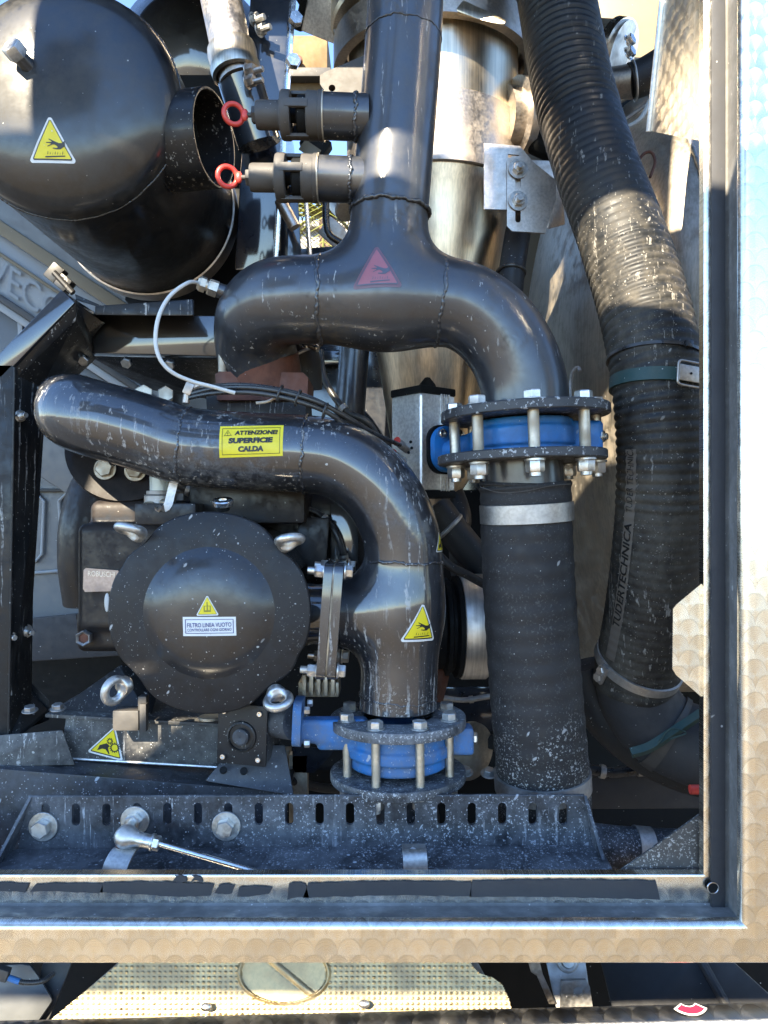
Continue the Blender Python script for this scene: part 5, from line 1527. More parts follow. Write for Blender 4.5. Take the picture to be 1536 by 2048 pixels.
# side nozzle, open towards the right
nx = V3((.965, -.245, -.02)).normalized()
no = at(430, 277, 1.06)
nr, nt_ = sz(93, 1.06), .004
part('nozzle', lathe([(nr, -.16), (nr, -.001), (nr - .001, 0), (nr - nt_ + .001, 0), (nr - nt_, -.001), (nr - nt_, -.15), (0, -.15)], no, nx, 72), M['frame'], ts, 40)
part('nozzle_weld', weld_bead(no - nx * .068, nx, nr + .0002, .002, 60), M['tankp'], ts, 60)
# bolt on a stub
sbx = V3((-.35, -.85, .40)).normalized()
s0 = at(62, 140, .985)
part('stub', tube([s0 - sbx * .012, s0 + sbx * .02], .0095, 20), M['paint'], ts)
bolt(ts, s0 + sbx * .020, sbx, .0135, .016, M['zinc'])
part('strap', lathe([(SR + .001, -.355), (SR + .004, -.356), (SR + .004, -.394), (SR + .001, -.395)], SCN, (0, -1, 0), 110), M['stain_b'], ts)
part('strap_bolt', join(box(at(112, 548, 1.25), (.022, .02, .028), (0, .7, 0), .002), box(at(130, 568, 1.25), (.022, .02, .022), (0, .7, 0), .002), tube([at(108, 545, 1.24), at(146, 586, 1.24)], .005, 10)), M['frame'], ts)
part('saddle', hull([at(150, 588, 1.13), at(205, 612, 1.13), at(240, 628, 1.13), at(152, 600, 1.13), at(150, 588, 1.2), at(205, 612, 1.2), at(240, 628, 1.2)], .001), M['frame'], ts)
part('saddle', hull([at(190, 612, 1.12), at(250, 622, 1.12), at(360, 612, 1.12), at(385, 598, 1.12), at(388, 632, 1.12), at(190, 630, 1.12), at(190, 612, 1.3), at(388, 600, 1.3), at(190, 630, 1.3), at(388, 632, 1.3)], .002), M['frame'], ts)

# second dark vessel behind it
single('black_vessel', lathe([(.0, .03), (.10, .02), (.155, -.02), (.165, -.05), (.165, -.5)], V3((-.41, 1.62, CZ + .98)), (0, -1, 0), 72), M['paint'], 'black vessel in shadow behind the silencer tank', 'vessel', smooth=40)

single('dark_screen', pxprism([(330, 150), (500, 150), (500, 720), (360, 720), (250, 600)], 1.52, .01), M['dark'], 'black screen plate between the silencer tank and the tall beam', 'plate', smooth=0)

# ================================================================== SUPPORT FRAME (left)
def at2(px, py, d): return at(px, py, d + .115)
sf = thing('support_frame', 'black welded steel support frame with bolted post at the left edge', 'frame', at2(20, 1480, 1.0))
def barsec(a, b, wa, wb, dp, mat, name, bev=.002):
    """bar from a to b (front-face centre line), widths at both ends, depth dp backwards"""
    t = (b - a).normalized(); side = V3((t.z, 0, -t.x)).normalized()
    pts = []
    for p, w in ((a, wa), (b, wb)):
        for s_ in (-1, 1):
            for d_ in (0, dp): pts.append(p + side * s_ * w / 2 + V3((0, d_, 0)))
    return part(name, hull(pts, bev), mat, sf)
barsec(at2(-14, 1470, .975), at2(-2, 728, .975), sz(64, .975), sz(64, .975), .075, M['frame'], 'post')
part('post_edge', tube([at2(17, 1468, .974), at2(29, 735, .974)], .0018, 8), M['frame'], sf)
barsec(at2(-12, 745, .975), at2(136, 592, .975), sz(42, .975), sz(42, .975), .12, M['beam'], 'diagonal')
part('diagonal_web', hull([at2(-2, 740, .977), at2(130, 600, .977), at2(152, 600, .977), at2(152, 640, .99), at2(30, 760, .99), at2(152, 600, 1.12), at2(190, 625, 1.12), at2(190, 720, 1.12), at2(40, 860, 1.07)], .001), M['frame'], sf)
part('post_web', hull([at2(28, 740, .98), at2(14, 1465, .98), at2(95, 760, 1.05), at2(50, 1440, 1.05), at2(28, 740, 1.06), at2(14, 1465, 1.06)], .001), M['frame'], sf)
part('cross_beam', hull([at2(180, 628, 1.10), at2(440, 632, 1.10), at2(440, 712, 1.10), at2(180, 706, 1.10), at2(180, 628, 1.19), at2(440, 632, 1.19), at2(440, 716, 1.2), at2(180, 712, 1.2)], .002), M['paint'], sf)
part('under_plate', hull([at2(185, 712, 1.11), at2(440, 718, 1.11), at2(430, 790, 1.3), at2(300, 780, 1.3), at2(185, 716, 1.12), at2(440, 722, 1.12), at2(430, 800, 1.3)], .001), M['frame'], sf)
for px, py in ((168, 717), (254, 722), (339, 726)):
    part('bolt_collar', cyl(at2(px, py - 4, 1.085), (0, -.35, -1), .0085, .008, 16), M['frame'], sf)
    bolt(sf, at2(px, py + 2, 1.083), (0, -.8, -.6), .0085, .007, M['zinc'])
for px, py in ((256, 624), (343, 627)): bolt(sf, at2(px, py, 1.115), (0, -.9, -.3), .0095, .009, M['zinc'], .0115)
for px, py, d_ in ((40, 832, .99), (70, 838, 1.04)):
    b = bolt(sf, at2(px, py, d_), (.75, -.65, 0), .0075, .006, M['zinc'], .0085)
    part('bolt_tip', cyl(at2(px + 6, py, d_) + V3((0, -.003, 0)), (.75, -.65, 0), .004, .012, 10), M['zinc'], sf)
for px, py, d_ in ((15, 1272, .99), (50, 1262, 1.03)):
    bolt(sf, at2(px, py, d_), (.8, -.6, 0), .0085, .008, M['zinc'], .011)
    part('bolt_tip', cyl(at2(px + 8, py + 1, d_) + V3((0, -.005, 0)), (.8, -.6, 0), .004, .014, 10), M['zinc'], sf)
part('foot_plate', hull([at2(-60, 1470, .985), at2(40, 1465, .985), at2(96, 1420, 1.06), at2(40, 1380, 1.06), at2(-60, 1478, .985), at2(40, 1473, .985), at2(96, 1428, 1.06), at2(46, 1360, 1.07), at2(-60, 1400, 1.1)], .001), M['frame'], sf)
part('foot_gusset', hull([at2(46, 1350, 1.07), at2(98, 1400, 1.07), at2(98, 1440, 1.07), at2(44, 1462, 1.07), at2(46, 1350, 1.076), at2(98, 1400, 1.076), at2(98, 1440, 1.076), at2(44, 1462, 1.076)], .001), M['frame'], sf)

# ---- base boxes under the pump
bs = thing('pump_base', 'black steel base plates under the pump with a yellow gear triangle', 'base', at(250, 1540, 1.12))
part('front_box', hull([at(132, 1436, 1.105), at(444, 1450, 1.105), at(444, 1533, 1.105), at(122, 1514, 1.105), at(132, 1436, 1.11), at(444, 1450, 1.11), at(444, 1533, 1.11), at(122, 1514, 1.11)], .001), M['base'], bs)
part('top_plate', hull([at(90, 1428, 1.10), at(444, 1448, 1.10), at(90, 1428, 1.10) + V3((0, .12, 0)), at(444, 1448, 1.10) + V3((0, .12, 0)), at(90, 1428, 1.10) - V3((0, 0, .005)), at(444, 1448, 1.10) - V3((0, 0, .005)), at(90, 1428, 1.10) + V3((0, .12, -.005)), at(444, 1448, 1.10) + V3((0, .12, -.005))], .001), M['base'], bs)
part('sloped_wing', hull([at(96, 1432, 1.12), at(240, 1330, 1.16), at(330, 1335, 1.20), at(300, 1440, 1.12), at(96, 1436, 1.14), at(240, 1336, 1.18), at(330, 1340, 1.22)], .002), M['frame'], bs)
part('left_block', hull([at(-60, 1475, 1.07), at(125, 1460, 1.08), at(150, 1530, 1.08), at(-60, 1535, 1.06), at(-60, 1475, 1.2), at(125, 1460, 1.2), at(150, 1530, 1.2)], .002), M['base'], bs)
part('edge_strip', tube([at(122, 1516, 1.104), at(444, 1535, 1.104)], .002, 8), M['alu'], bs)
pf = bvh(pxbox(60, 460, 1400, 1560, 1.105, .01))
triangle_sticker(bs, pf, at(218, 1482, 1.105), V3((0, -1, 0)), V3((.26, 0, 1)), sz(64, 1.105), sz(76, 1.105), YB, gear_shapes, skew=.003, label='yellow gear-hazard triangle on the base plate')
part('clamp_block', join(box(at(258, 1436, 1.085), (.036, .03, .028), None, .002), box(at(287, 1405, 1.075), (.012, .014, .020), None, .002), box(at(288, 1434, 1.066), (.009, .012, .038), None, .001)), M['relief'], bs, label='small steel clamp block left of the filter lid')
for px, py in ((60, 1422), (116, 1418)): bolt(bs, at(px, py, 1.09), (0, -.2, 1), .008, .006, M['galv'], .011)
part('round_pad', cyl(at(420, 1438, 1.09), (0, 0, 1), .016, .004, 24), M['zincr'], bs)

# ================================================================== PUMP
pm = thing('vacuum_pump', 'black cast vacuum pump with a pink-brown nameplate behind the filter lid', 'pump', at(330, 1330, 1.2))
pcx = at(250, 1140, 1.15)
def sd_pump(P):
    a = sd_box(P, at(262, 1155, 1.15) + V3((0, .08, 0)), (sz(215, 1.15), .17, sz(215, 1.15)), .012)
    b = sd_box(P, at(285, 1040, 1.16) + V3((0, .08, 0)), (sz(215, 1.15), .17, sz(80, 1.15)), .014)
    c = sd_box(P, at(262, 1270, 1.15) + V3((0, .08, 0)), (sz(225, 1.15), .16, sz(70, 1.15)), .012)
    fl_ = sd_box(P, at(262, 1085, 1.142) + V3((0, .03, 0)), (sz(226, 1.15), .03, sz(12, 1.15)), .003)
    f2 = sd_box(P, at(256, 1236, 1.142) + V3((0, .03, 0)), (sz(226, 1.15), .03, sz(12, 1.15)), .003)
    d = smin(smin(a, b, .008), c, .008)
    d = smin(smin(d, fl_, .004), f2, .004)
    return d
part('gear_case', sdf_mesh(sd_pump, at(125, 1330, 1.15) - V3((.0, .03, 0)), at(430, 985, 1.15) + V3((.02, .19, .02)), .0042), M['cast'], pm, 50)
npc = at(200, 1161, 1.139)
npw, nph = sz(68, 1.14), sz(46, 1.14)
npl = part('nameplate', pxprism([(167, 1140), (172, 1136), (236, 1141), (239, 1148), (236, 1182), (170, 1184), (166, 1178)], 1.1365, .002), M['brassplate'], pm, 0)
tx = text2d('ROBUSCHI', sz(11, 1.135), sz(54, 1.135), 0, .01)
part('lettering', ([at(203, 1148, 1.1355) + V3((v_.x, 0, v_.y - v_.x * .05)) for v_ in tx[0]], tx[1]), M['stain_b'], npl, 0)
part('rating_tag', ellipsoid(at(214, 1205, 1.135), V3((.004, 0, 0)), V3((0, .002, 0)), V3((0, 0, .014))), M['whitecable'], pm, 60)
wc_ = at(170, 1275, 1.138)
wax = V3((.1, -1, 0)).normalized()
part('sight_nut', lathe([(sz(10, 1.1), .002), (sz(11, 1.1), .009), (sz(15, 1.1), .011), (sz(17, 1.1), .009), (sz(17, 1.1), 0), (sz(10, 1.1), 0)], wc_, wax, 6), M['galv'], pm, 20)
part('sight_glass', cyl(wc_, wax, sz(11, 1.1), .006, 24), M['rust'], pm)
part('top_block', box(at(340, 1028, 1.10), (.085, .05, .03), None, .003), M['cast'], pm)
part('oil_cup', join(cyl(at(320, 1012, 1.11), (0, 0, 1), .022, .016, 28), cyl(at(320, 990, 1.11), (0, 0, 1), .019, .006, 28)), M['galv'], pm)
part('oil_glass', cyl(at(322, 985, 1.11), (0, 0, 1), .016, .03, 24), M['glass'], pm)
part('lever', strip(spl([at(312, 1016, 1.075), at(334, 1014, 1.075), at(342, 990, 1.078), at(348, 965, 1.08)], 4), .012, .004, None, None, ''), M['stain_b'], pm, 30)
for px, py in ((298, 1012), (330, 1007)): bolt(pm, at(px, py, 1.085), (0, -.3, 1), .0075, .005, M['zincr'])
part('rear_body', box(at(560, 1060, 1.30), (.30, .12, .16), None, .012), M['cast'], pm)
part('rear_block', hull([at(600, 1035, 1.17), at(660, 1035, 1.17), at(585, 1110, 1.17), at(650, 1160, 1.17), at(600, 1035, 1.25), at(660, 1035, 1.25), at(585, 1110, 1.25), at(650, 1160, 1.25)], .004), M['cast'], pm)
part('rear_block', box(at(505, 1000, 1.18), (.17, .1, .07), None, .006), M['cast'], pm)
part('rear_column', box(at(690, 1090, 1.24), (.045, .06, .14), None, .004), M['paint'], pm)
part('bottom_fins', join(*[box(at(612 + i * 14, 1362, 1.14), (.006, .06, .030), None, .001) for i in range(5)] + [box(at(640, 1372, 1.16), (.06, .05, .022), None, .003)]), M['zincr'], pm)
# big dark flange under the elbow pipe's left end
df = thing('rear_flange', 'dark flange with two bolts under the left end of the elbow pipe', 'flange', at(250, 960, 1.2))
part('disc', lathe([(0, 0), (.088, 0), (.09, .002), (.09, .012), (0, .012)], at(255, 900, 1.20), (.15, -.9, .35), 48), M['cast'], df)
for px, py in ((210, 938), (271, 941)): bolt(df, at(px, py, 1.165), (.1, -.95, .1), .013, .009, M['zincr'], .0165)
single('intake_duct', tube(spl([at(290, 950, 1.35), at(215, 970, 1.33), at(185, 1040, 1.32), at(180, 1120, 1.32), at(190, 1200, 1.33)], 6), .052, 32), M['cast'], 'curved black duct behind the pump at the left', 'duct', smooth=60)
# rusty plate under the manifold, connection parts
rp = thing('rusty_flange_plate', 'rusty brown flange plate under the left end of the manifold', 'flange', at(525, 800, 1.1))
part('plate', pxprism([(430, 748), (440, 743), (606, 745), (616, 755), (614, 800), (434, 800)], 1.075, .09), M['rust'], rp, 20)
part('lower_plate', pxprism([(412, 790), (610, 795), (612, 832), (414, 828)], 1.085, .10), M['frame'], rp, 20)
part('spring_bolt', join(cyl(at(445, 745, 1.08), (0, 0, 1), .006, .03, 14), cyl(at(446, 726, 1.08), (0, 0, 1), .0035, .028, 10)), M['zincr'], rp)
part('bolt_pair', join(cyl(at(287, 790, 1.12), (.3, -.9, 0), .014, .012, 6), cyl(at(330, 792, 1.12), (.3, -.9, 0), .012, .02, 6)), M['zincr'], rp)
hsb = thing('clamped_rubber_sleeve', 'dark rubber sleeve with worm clamp right of the rusty flange', 'sleeve', at(600, 740, 1.15))
part('sleeve', tube(spl([at(575, 690, 1.17), at(600, 715, 1.17), at(605, 780, 1.18)], 5), .030, 28), M['rubber_p'], hsb)
part('clamp_screw', join(cyl(at(612, 686, 1.12), (.8, -.3, -.45), .0055, .022, 12), torus(at(610, 686, 1.12), (.3, -.9, .2), .008, .0022, 18, 6)), M['bright'], hsb)
part('clamp_edge', torus(at(598, 712, 1.17), (.45, .1, -.9), .0315, .0025, 30, 8), M['galv'], hsb)
# grey pipe and dark panels seen between manifold and elbow
single('slanted_pipe', tube([at(716, 600, 1.5), at(694, 900, 1.5)], sz(30, 1.5), 30), M['manifold'], 'dark grey slanting pipe behind the manifold left of the cyclone cone', 'pipe', smooth=60)

# ---- drive pulley
py_ = thing('drive_pulley', 'worn aluminium rimmed pulley wheel left of the straight hose', 'pulley', at(930, 1360, 1.25))
PC = at(955, 1252, 1.26); pa = V3((-1, -.06, 0)).normalized()
Rp = sz(104, 1.26)
part('rim', lathe([(Rp * .6, .0), (Rp * .97, .0), (Rp, .003), (Rp, .040), (Rp * .985, .043), (Rp * .9, .043), (Rp * .9, .046)], PC + V3((.012, 0, 0)), pa, 72), M['pulley'], py_)
part('belt_sheave', lathe([(Rp * .5, .044), (Rp * .97, .044), (Rp * .97, .051), (Rp * .86, .055), (Rp * .86, .060), (Rp * .93, .062), (Rp * .93, .068), (Rp * .80, .071), (Rp * .80, .082), (Rp * .85, .084), (Rp * .85, .090), (0, .090)], PC + V3((.012, 0, 0)), pa, 72), M['dark'], py_)
part('belt', tube(spl([at(880, 1200, 1.27), at(888, 1330, 1.25), at(868, 1420, 1.22)], 5), .010, 4), M['rust'], py_)
single('breather_hose', tube(spl([at(868, 1100, 1.15), at(900, 1132, 1.15), at(935, 1150, 1.16), at(985, 1178, 1.18)], 6), .0065, 14), M['rubber_p'], 'thin black hose passing above the pulley', 'hose', smooth=60)
ht = thing('heater_hose', 'dark hose with clamp descending behind the elbow pipe to the pulley', 'hose', at(930, 1120, 1.3))
part('hose', tube(spl([at(868, 1010, 1.30), at(905, 1060, 1.30), at(955, 1120, 1.30), at(1010, 1180, 1.31)], 5), sz(32, 1.3), 24), M['rubber_p'], ht)
part('clamp', torus(at(897, 1055, 1.30), (.7, 0, -.7), sz(33, 1.3), .004, 28, 8), M['galv'], ht)
rr_ = thing('rusty_disc', 'small brown disc bracket with screws right of the lower valve', 'bracket', at(945, 1570, 1.12))
part('disc', lathe([(0, 0), (.040, 0), (.042, .002), (.042, .008), (0, .01)], at(935, 1500, 1.13), (.55, -.83, 0), 40), M['zincr'], rr_)
for px, py in ((930, 1545), (978, 1548)): bolt(rr_, at(px, py, 1.08), (0, -.3, 1), .008, .006, M['galv'], .012)
bolt(rr_, at(985, 1482, 1.15), (0, -1, 0), .012, .008, M['frame'], .016)

# ================================================================== TOP CENTRE: beam, tube, actuator
bb = thing('vertical_beam', 'tall blue-black steel beam left of the relief valves', 'beam', at(520, 560, 1.35))
part('beam', hull([at(505, -80, 1.30), at(585, -80, 1.30), at(470, 540, 1.30), at(545, 540, 1.30), at(505, -80, 1.42), at(585, -80, 1.42), at(470, 540, 1.42), at(545, 540, 1.42)], .003), M['beam'], bb)
part('edge_angle', hull([at(583, -80, 1.31), at(598, -80, 1.31), at(543, 540, 1.31), at(555, 540, 1.31), at(583, -80, 1.33), at(598, -80, 1.33), at(543, 540, 1.33), at(555, 540, 1.33)], .001), M['bright'], bb)
for px, py in ((590, 42), (585, 126)): bolt(bb, at(px, py, 1.30), (.3, -.95, 0), .0125, .012, M['bright'])
for px, py in ((512, 40), (524, 60)):
    b = bolt(bb, at(px - 6, py, 1.28), (.85, -.5, 0), .010, .010, M['zinc'], .012)
    part('bolt_tip', cyl(at(px, py, 1.27), (.85, -.5, 0), .005, .018, 10), M['zinc'], bb)
part('cross_piece', hull([at(560, 330, 1.36), at(592, 330, 1.36), at(560, 560, 1.36), at(606, 560, 1.36), at(560, 330, 1.40), at(592, 330, 1.40), at(560, 560, 1.40), at(606, 560, 1.40)], .002), M['beam'], bb)
part('bright_edge', tube([at(612, 400, 1.355), at(620, 510, 1.355)], .004, 8), M['bright'], bb)
stt = thing('stainless_tube', 'slanting stainless tube with a bolted clamp above the black tank', 'tube', at(470, 150, 1.2))
part('tube', tube([at(425, -90, 1.24), at(442, 0, 1.23), at(466, 115, 1.22), at(480, 160, 1.22)], sz(41, 1.22), 36), M['stain_b'], stt)
cl_ax = (at(466, 115, 1.22) - at(442, 0, 1.23)).normalized()
part('clamp_ring', lathe([(sz(42, 1.22), -.012), (sz(48, 1.22), -.010), (sz(49, 1.22), .0), (sz(47, 1.22), .016), (sz(50, 1.22), .022), (sz(48, 1.22), .035), (sz(42, 1.22), .038)], at(465, 110, 1.22), cl_ax, 44), M['stain'], stt)
for px, py in ((508, 142), (508, 164)):
    bolt(stt, at(px - 14, py, 1.185), (.9, -.4, 0), .009, .012, M['stain_b'], .011)
    part('clamp_stud', cyl(at(px, py, 1.18), (.9, -.4, 0), .0045, .016, 10), M['stain_b'], stt)
part('lower_duct', tube([at(480, 160, 1.23), at(520, 290, 1.25)], sz(45, 1.23), 32), M['paint'], stt)
ta = thing('top_actuator', 'grey box actuator with black knob and air fittings against the sky', 'actuator', at(670, 90, 1.5))
aM = Matrix.Rotation(math.radians(22), 3, 'Y') @ Matrix.Rotation(math.radians(36), 3, 'X')
tc = at(684, 44, 1.5)
part('body', box(tc, (.135, .07, .072), aM, .005, 3), M['alu'], ta)
part('end_cap', box(tc + aM @ V3((-.072, 0, 0)), (.014, .074, .076), aM, .002), M['dark'], ta)
part('knob', lathe([(.016, 0), (.014, .01), (.004, .024), (0, .025)], tc + aM @ V3((-.079, 0, .014)), aM @ V3((-1, 0, 0)), 20), M['dark'], ta)
for k in (0, 1):
    part('air_fitting', tube(spl([tc + aM @ V3((.002 + k * .022, -.034, -.008)), tc + aM @ V3((.004 + k * .022, -.046, -.010)), tc + aM @ V3((.018 + k * .022, -.052, -.018)), tc + aM @ V3((.030 + k * .022, -.052, -.026))], 4), .006, 12), M['galv'], ta)
part('mount', join(box(tc + aM @ V3((.03, .0, .05)), (.03, .03, .03), aM, .002), box(tc + aM @ V3((.055, .0, .075)), (.05, .03, .04), None, .003)), M['zincr'], ta)
part('port', cyl(tc + aM @ V3((.006, -.0355, .016)), (0, -1, 0), .003, .002, 10), M['dark'], ta)
cb2 = thing('clamp_arm', 'grey cast clamp arm with a hole beside the top of the manifold', 'clamp', at(690, 180, 1.35))
part('arm', pxprism([(640, 150), (654, 142), (730, 110), (730, 190), (652, 186), (640, 168)], 1.34, .05, [circ(7, 14, 664, 176)]), M['relief'], cb2, 30)
part('curved_rim', lathe([(.172, -.02), (.190, -.02), (.190, .035), (.172, .035)], at(866, 130, 1.48), (0, 0, 1), 96), M['stain_b'], cb2)
tn = thing('small_sensor_box', 'small black and tan switch box between the relief valves', 'switch', at(640, 310, 1.45))
part('box', box(at(632, 292, 1.45), (.05, .03, .035), (0, .6, 0), .002), M['dark'], tn)
part('label', box(at(620, 300, 1.43), (.036, .004, .022), (0, .6, 0), .001), M['sand'], tn)
single('hanging_cable', tube(spl([at(652, 395, 1.3), at(652, 440, 1.3), at(660, 470, 1.3), at(690, 490, 1.3)], 6), .006, 12), M['cable'], 'black cable hanging below the lower relief valve', 'cable', smooth=60)
single('grey_joint', join(cyl(at(680, 400, 1.55), (.4, -.5, -.6), .028, .04, 24), box(at(672, 470, 1.5), (.05, .05, .04), (.2, .7, 0), .004)), M['galv'], 'grey round joint and block behind the manifold', 'joint', smooth=35)
single('rod_end', tube([at(560, 400, 1.3), at(590, 455, 1.3)], .010, 18), M['stain_b'], 'short bright rod left of the palm fronds', 'rod', smooth=60)

# ================================================================== DARK BACK OF THE BAY
bw = thing('rear_bulkhead', 'dark navy rear bulkhead panels of the bay', 'bulkhead', at(800, 1600, 1.95))
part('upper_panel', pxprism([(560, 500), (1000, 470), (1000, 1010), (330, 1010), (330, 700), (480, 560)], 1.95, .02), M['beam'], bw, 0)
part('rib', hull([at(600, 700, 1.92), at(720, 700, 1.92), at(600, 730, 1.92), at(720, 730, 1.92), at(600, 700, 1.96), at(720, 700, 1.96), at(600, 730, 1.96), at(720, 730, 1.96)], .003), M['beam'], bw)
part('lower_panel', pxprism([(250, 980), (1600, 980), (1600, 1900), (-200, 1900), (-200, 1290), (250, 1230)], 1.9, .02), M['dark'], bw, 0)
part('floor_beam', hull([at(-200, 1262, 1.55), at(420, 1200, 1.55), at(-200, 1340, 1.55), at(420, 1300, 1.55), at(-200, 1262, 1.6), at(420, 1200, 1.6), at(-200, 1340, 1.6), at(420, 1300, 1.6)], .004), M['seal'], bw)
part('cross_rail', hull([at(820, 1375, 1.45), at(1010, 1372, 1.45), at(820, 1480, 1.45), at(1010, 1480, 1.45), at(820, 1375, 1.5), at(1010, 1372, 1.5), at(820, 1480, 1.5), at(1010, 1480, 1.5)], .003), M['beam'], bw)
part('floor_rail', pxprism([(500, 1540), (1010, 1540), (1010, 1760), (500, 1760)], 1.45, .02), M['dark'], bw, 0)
single('brown_bracket', join(pxbox(578, 615, 1510, 1700, 1.16, .02), pxbox(520, 580, 1500, 1545, 1.2, .02)), M['zincr'], 'dusty brown upright bracket behind the rail below the gear actuator', 'bracket')
single('dark_guard', prism3([at(585, 1545, 1.16), at(585, 1490, 1.16), at(668, 1500, 1.16), at(660, 1512, 1.16), at(628, 1546, 1.16)], [], V3((0, .003, 0))), M['beam'], 'small dark guard plate under the blue valve neck', 'guard', smooth=0)

# ================================================================== TRUCK CAB (behind left)
cbm = thing('truck_cab', 'silver grey truck cab side with embossed IVECO lettering behind the frame', 'truck cab', at(60, 1300, 2.0))
part('side_panel', pxprism([(-700, 400), (520, 760), (520, 1230), (-700, 1330)], 1.75, .02), M['cab'], cbm, 0)
def cabband(y0l, y0r, y1l, y1r, d_, th, mat, name):
    return part(name, hull([at(-500, y0l, d_), at(420, y0r, d_), at(-500, y1l, d_), at(420, y1r, d_), at(-500, y0l, d_ + th), at(420, y0r, d_ + th), at(-500, y1l, d_ + th), at(420, y1r, d_ + th)], .004), mat, cbm)
def cb_line(x): return (x * .62)
# sloping visor panels: edges run down to the right
def slope_band(ya, yb, d_, mat, name, th=.02):
    k = .66
    pts = []
    for x in (-200, 330):
        for y in (ya, yb):
            for dd in (0, th): pts.append(at(x, y + k * x, d_ + dd))
    return part(name, hull(pts, .003), mat, cbm)
slope_band(250, 446, 1.67, M['cab'], 'roof_panel')
slope_band(440, 470, 1.66, M['sand'], 'top_moulding')
slope_band(470, 590, 1.68, M['cabw'], 'name_panel')
slope_band(504, 512, 1.665, M['sand'], 'panel_crease', .01)
slope_band(588, 604, 1.66, M['cabd'], 'dark_joint')
slope_band(604, 622, 1.67, M['cabw'], 'lower_moulding')
slope_band(622, 900, 1.70, M['cab'], 'window_panel')
tx = text2d('IVECO', .062, .205, 0, .0)
c45 = V3((1, 0, -.66)).normalized()
lo3 = at(48, 579, 1.673)
tv = [V3((0, -.002, 0)) + lo3 + c45 * v_.x + V3((.12, 0, 1)) * v_.y for v_ in tx[0]]
part('lettering', (tv, tx[1]), M['cabl'], cbm, 0)
part('vertical_trim', hull([at(34, 630, 1.68), at(44, 630, 1.68), at(38, 720, 1.68), at(46, 720, 1.68), at(34, 630, 1.7), at(44, 630, 1.7), at(38, 720, 1.7), at(46, 720, 1.7)], .001), M['cabw'], cbm)
cabband(870, 925, 885, 940, 1.72, .03, M['cabw'], 'waist_moulding')
cabband(975, 978, 982, 985, 1.735, .02, M['cabd'], 'panel_joint')
def recess(x0, x1, y0, y1):
    o = [(x0, y0 + 14), (x0 + 14, y0), (x1 - 14, y0), (x1, y0 + 14), (x1 - 4, y1 - 14), (x1 - 16, y1), (x0 + 20, y1), (x0 + 8, y1 - 12)]
    P = [at(x, y, 1.742) for x, y in o]
    return tube(P + [P[0]], .004, 8)
for x0, x1 in ((-120, 88), (118, 330)): part('pressed_outline', recess(x0, x1, 988, 1122), M['cabw'], cbm)
part('lower_moulding', tube([at(-200, 1168, 1.74), at(200, 1135, 1.74), at(420, 1120, 1.74)], .004, 8), M['cabw'], cbm)

# ================================================================== BEYOND THE TRUCK
pt = thing('palm_tree', 'yellow-green palm fronds seen through the gap under the relief valves', 'palm tree', (-.9, 14, 0))
part('trunk', tube([V3((-.9, 14.5, 0)), V3((-.95, 14.4, 3)), V3((-1.05, 14.4, 7.2))], [.22, .18, .16], 14), M['trunk'], pt)
def frond(c, ang, L_, droop):
    vs, fs = [], []
    n = 26
    pts = [c + V3((math.cos(ang) * L_ * t, math.sin(ang) * L_ * t, L_ * (.55 * t - droop * t * t))) for t in np.linspace(0, 1, n)]
    for i in range(2, n):
        t = (pts[i] - pts[i - 1]).normalized()
        s_ = t.cross(V3((0, 0, 1))).normalized()
        w = L_ * .26 * math.sin(math.pi * min(1, i / n * .9 + .1))
        for sg in (-1, 1):
            a = pts[i]; b = a + t * .03
            tip = a + s_ * sg * w + t * w * .5 - V3((0, 0, w * .35))
            k = len(vs)
            vs += [a, b, tip]; fs.append((k, k + 1, k + 2))
    g = tube(pts, [.03 * (1 - i / n) + .006 for i in range(n)], 5)
    return join(g, (vs, fs))
cr_ = V3((-1.05, 14.4, 7.2))
fr_ = [frond(cr_, 2 * math.pi * i / 22 + random.uniform(-.1, .1), random.uniform(2.4, 3.1), random.uniform(.7, 1.5)) for i in range(22)]
part('crown', join(*fr_), M['leaf'], pt, 0)
def house(name, label, x0, x1, y0, y1, d_, dp, mat, roof):
    t = thing(name, label, 'building', V3((at((x0 + x1) / 2, 0, d_).x, d_, 0)))
    a, b = at(x0, y0, d_), at(x1, y1, d_)
    part('wall', hull([V3((x, y, z)) for x in (a.x, b.x) for y in (d_, d_ + dp) for z in (0, a.z)], .02), mat, t)
    part('cornice', hull([V3((x, y, z)) for x in (a.x - .3, b.x + .3) for y in (d_ - .3, d_ + dp) for z in (a.z, a.z + roof)], .02), mat, t)
    return t
eqb = thing('equipment_box', 'ochre sunlit equipment box against the sky at the top', 'box', at(620, 190, 2.4))
part('box', pxbox(560, 655, 70, 138, 2.4, .3, .006), M['ochre'], eqb)
part('lower_box', pxbox(560, 648, 150, 185, 2.42, .28, .006), M['ochre'], eqb)
part('rail', pxbox(560, 662, 134, 152, 2.38, .3, .004), M['relief'], eqb)
part('cap', cyl(at(598, 125, 2.39), (0, -1, 0), .012, .02, 14), M['rust'], eqb)
house('white_building', 'white sunlit wall low in the gap behind the manifold', 560, 860, 460, 600, 24, 6, M['plaster'], .2)

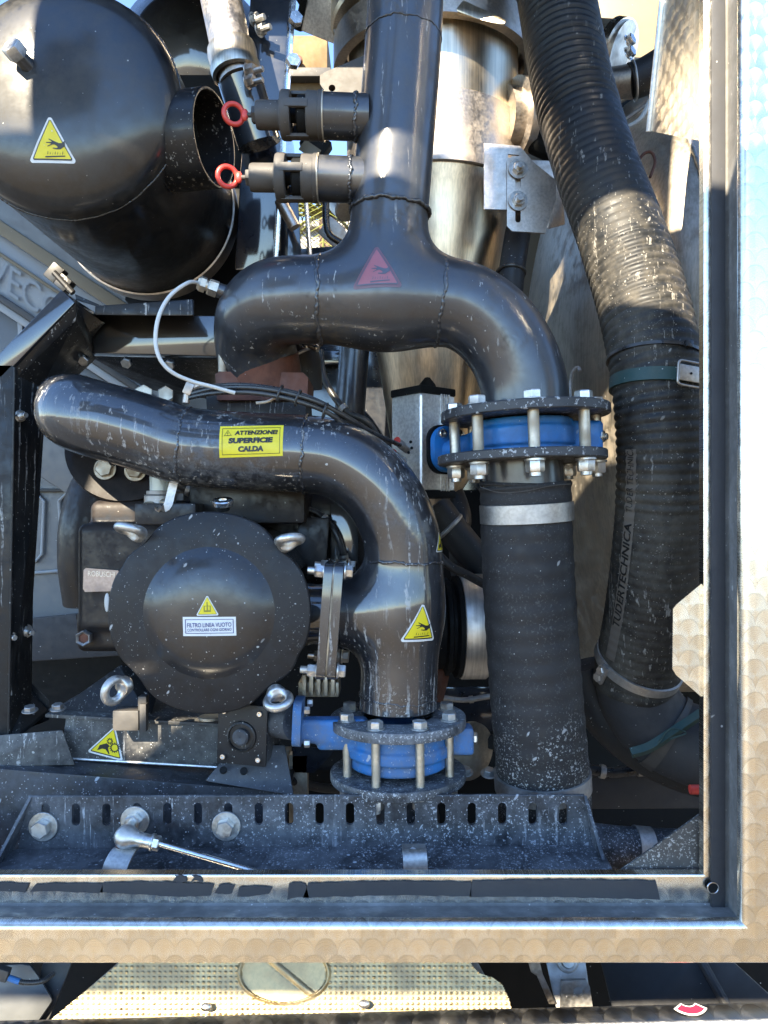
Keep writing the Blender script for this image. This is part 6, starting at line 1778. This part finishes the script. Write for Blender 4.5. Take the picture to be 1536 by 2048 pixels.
# ================================================================== SMALL LINES AND FITTINGS IN THE GAPS
def line(name, label, pts, r, mat, cat='hose', clip=None):
    t = thing(name, label, cat, V3(at(*pts[-1])))
    c = spl([at(*p) for p in pts], 7)
    part('line', tube(c, r, 14), mat, t, 60)
    for k in (clip or ()):
        i = max(1, int(k * (len(c) - 2)))
        part('clip', tube([c[i], c[i + 1]], r * 1.35, 16), M['galv'], t)
    return t
line('fuel_line', 'thin black line running behind the flange bolts beside the filter', [(585, 1010, 1.2), (640, 1030, 1.2), (676, 1075, 1.19), (690, 1140, 1.2), (680, 1230, 1.22)], .0055, M['cable'], clip=(.3, .7))
line('coolant_hose', 'thick dark hose behind the lower end of the elbow pipe', [(900, 960, 1.5), (925, 1030, 1.42), (915, 1100, 1.4), (930, 1180, 1.42), (990, 1230, 1.45)], .016, M['rubber_p'], clip=(.45,))
line('brake_line', 'thin line along the dark cross rail right of the lower valve', [(880, 1395, 1.4), (930, 1400, 1.4), (990, 1392, 1.4), (1040, 1400, 1.42)], .005, M['galv'], 'pipe', clip=(.4, .8))
line('loom', 'corrugated wiring loom along the chassis rail at the lower right', [(1150, 1530, 1.24), (1220, 1545, 1.24), (1300, 1538, 1.24), (1420, 1548, 1.24)], .008, M['cable'], 'cable', clip=(.25, .6))
line('oil_line', 'black oil line curling above the vacuum pump', [(300, 930, 1.2), (345, 960, 1.19), (400, 985, 1.19), (470, 985, 1.2), (560, 1000, 1.22), (620, 985, 1.25)], .0085, M['rubber_p'], clip=(.35, .65))
line('air_line', 'black air line in the dark gap below the tee manifold', [(640, 700, 1.35), (650, 760, 1.35), (690, 820, 1.33), (740, 850, 1.33), (780, 930, 1.35)], .006, M['cable'], clip=(.5,))
line('drain_line', 'dark drain line under the gear actuator', [(470, 1540, 1.14), (560, 1555, 1.15), (640, 1575, 1.2), (730, 1580, 1.25)], .007, M['rubber_p'], clip=(.5,))
jb = thing('junction_box', 'small black junction box behind the flange between filter and elbow pipe', 'box', at(705, 1060, 1.25))
part('housing', pxbox(668, 712, 1036, 1078, 1.22, .04, .003), M['cast'], jb)
part('lid', pxbox(671, 709, 1039, 1075, 1.217, .004, .001), M['paint'], jb)
for px, py in ((676, 1044), (704, 1044), (676, 1070), (704, 1070)): bolt(jb, at(px, py, 1.2165), (0, -1, 0), .003, .002, M['bright'])
mf = thing('motor_housing', 'finned dark motor housing behind the flange right of the filter', 'motor', at(640, 1160, 1.3))
part('drum', lathe([(0, 0), (.055, 0), (.06, .005), (.06, .10), (0, .10)], at(640, 1100, 1.24), (.15, 1, .02), 40), M['cast'], mf)
for i in range(16):
    a = 2 * math.pi * i / 16
    c = at(640, 1100, 1.29) + V3((math.cos(a) * .062, 0, math.sin(a) * .062))
    part('fin', box(c, (.012, .085, .003), Matrix.Rotation(-a, 3, 'Y'), .0006), M['cast'], mf)
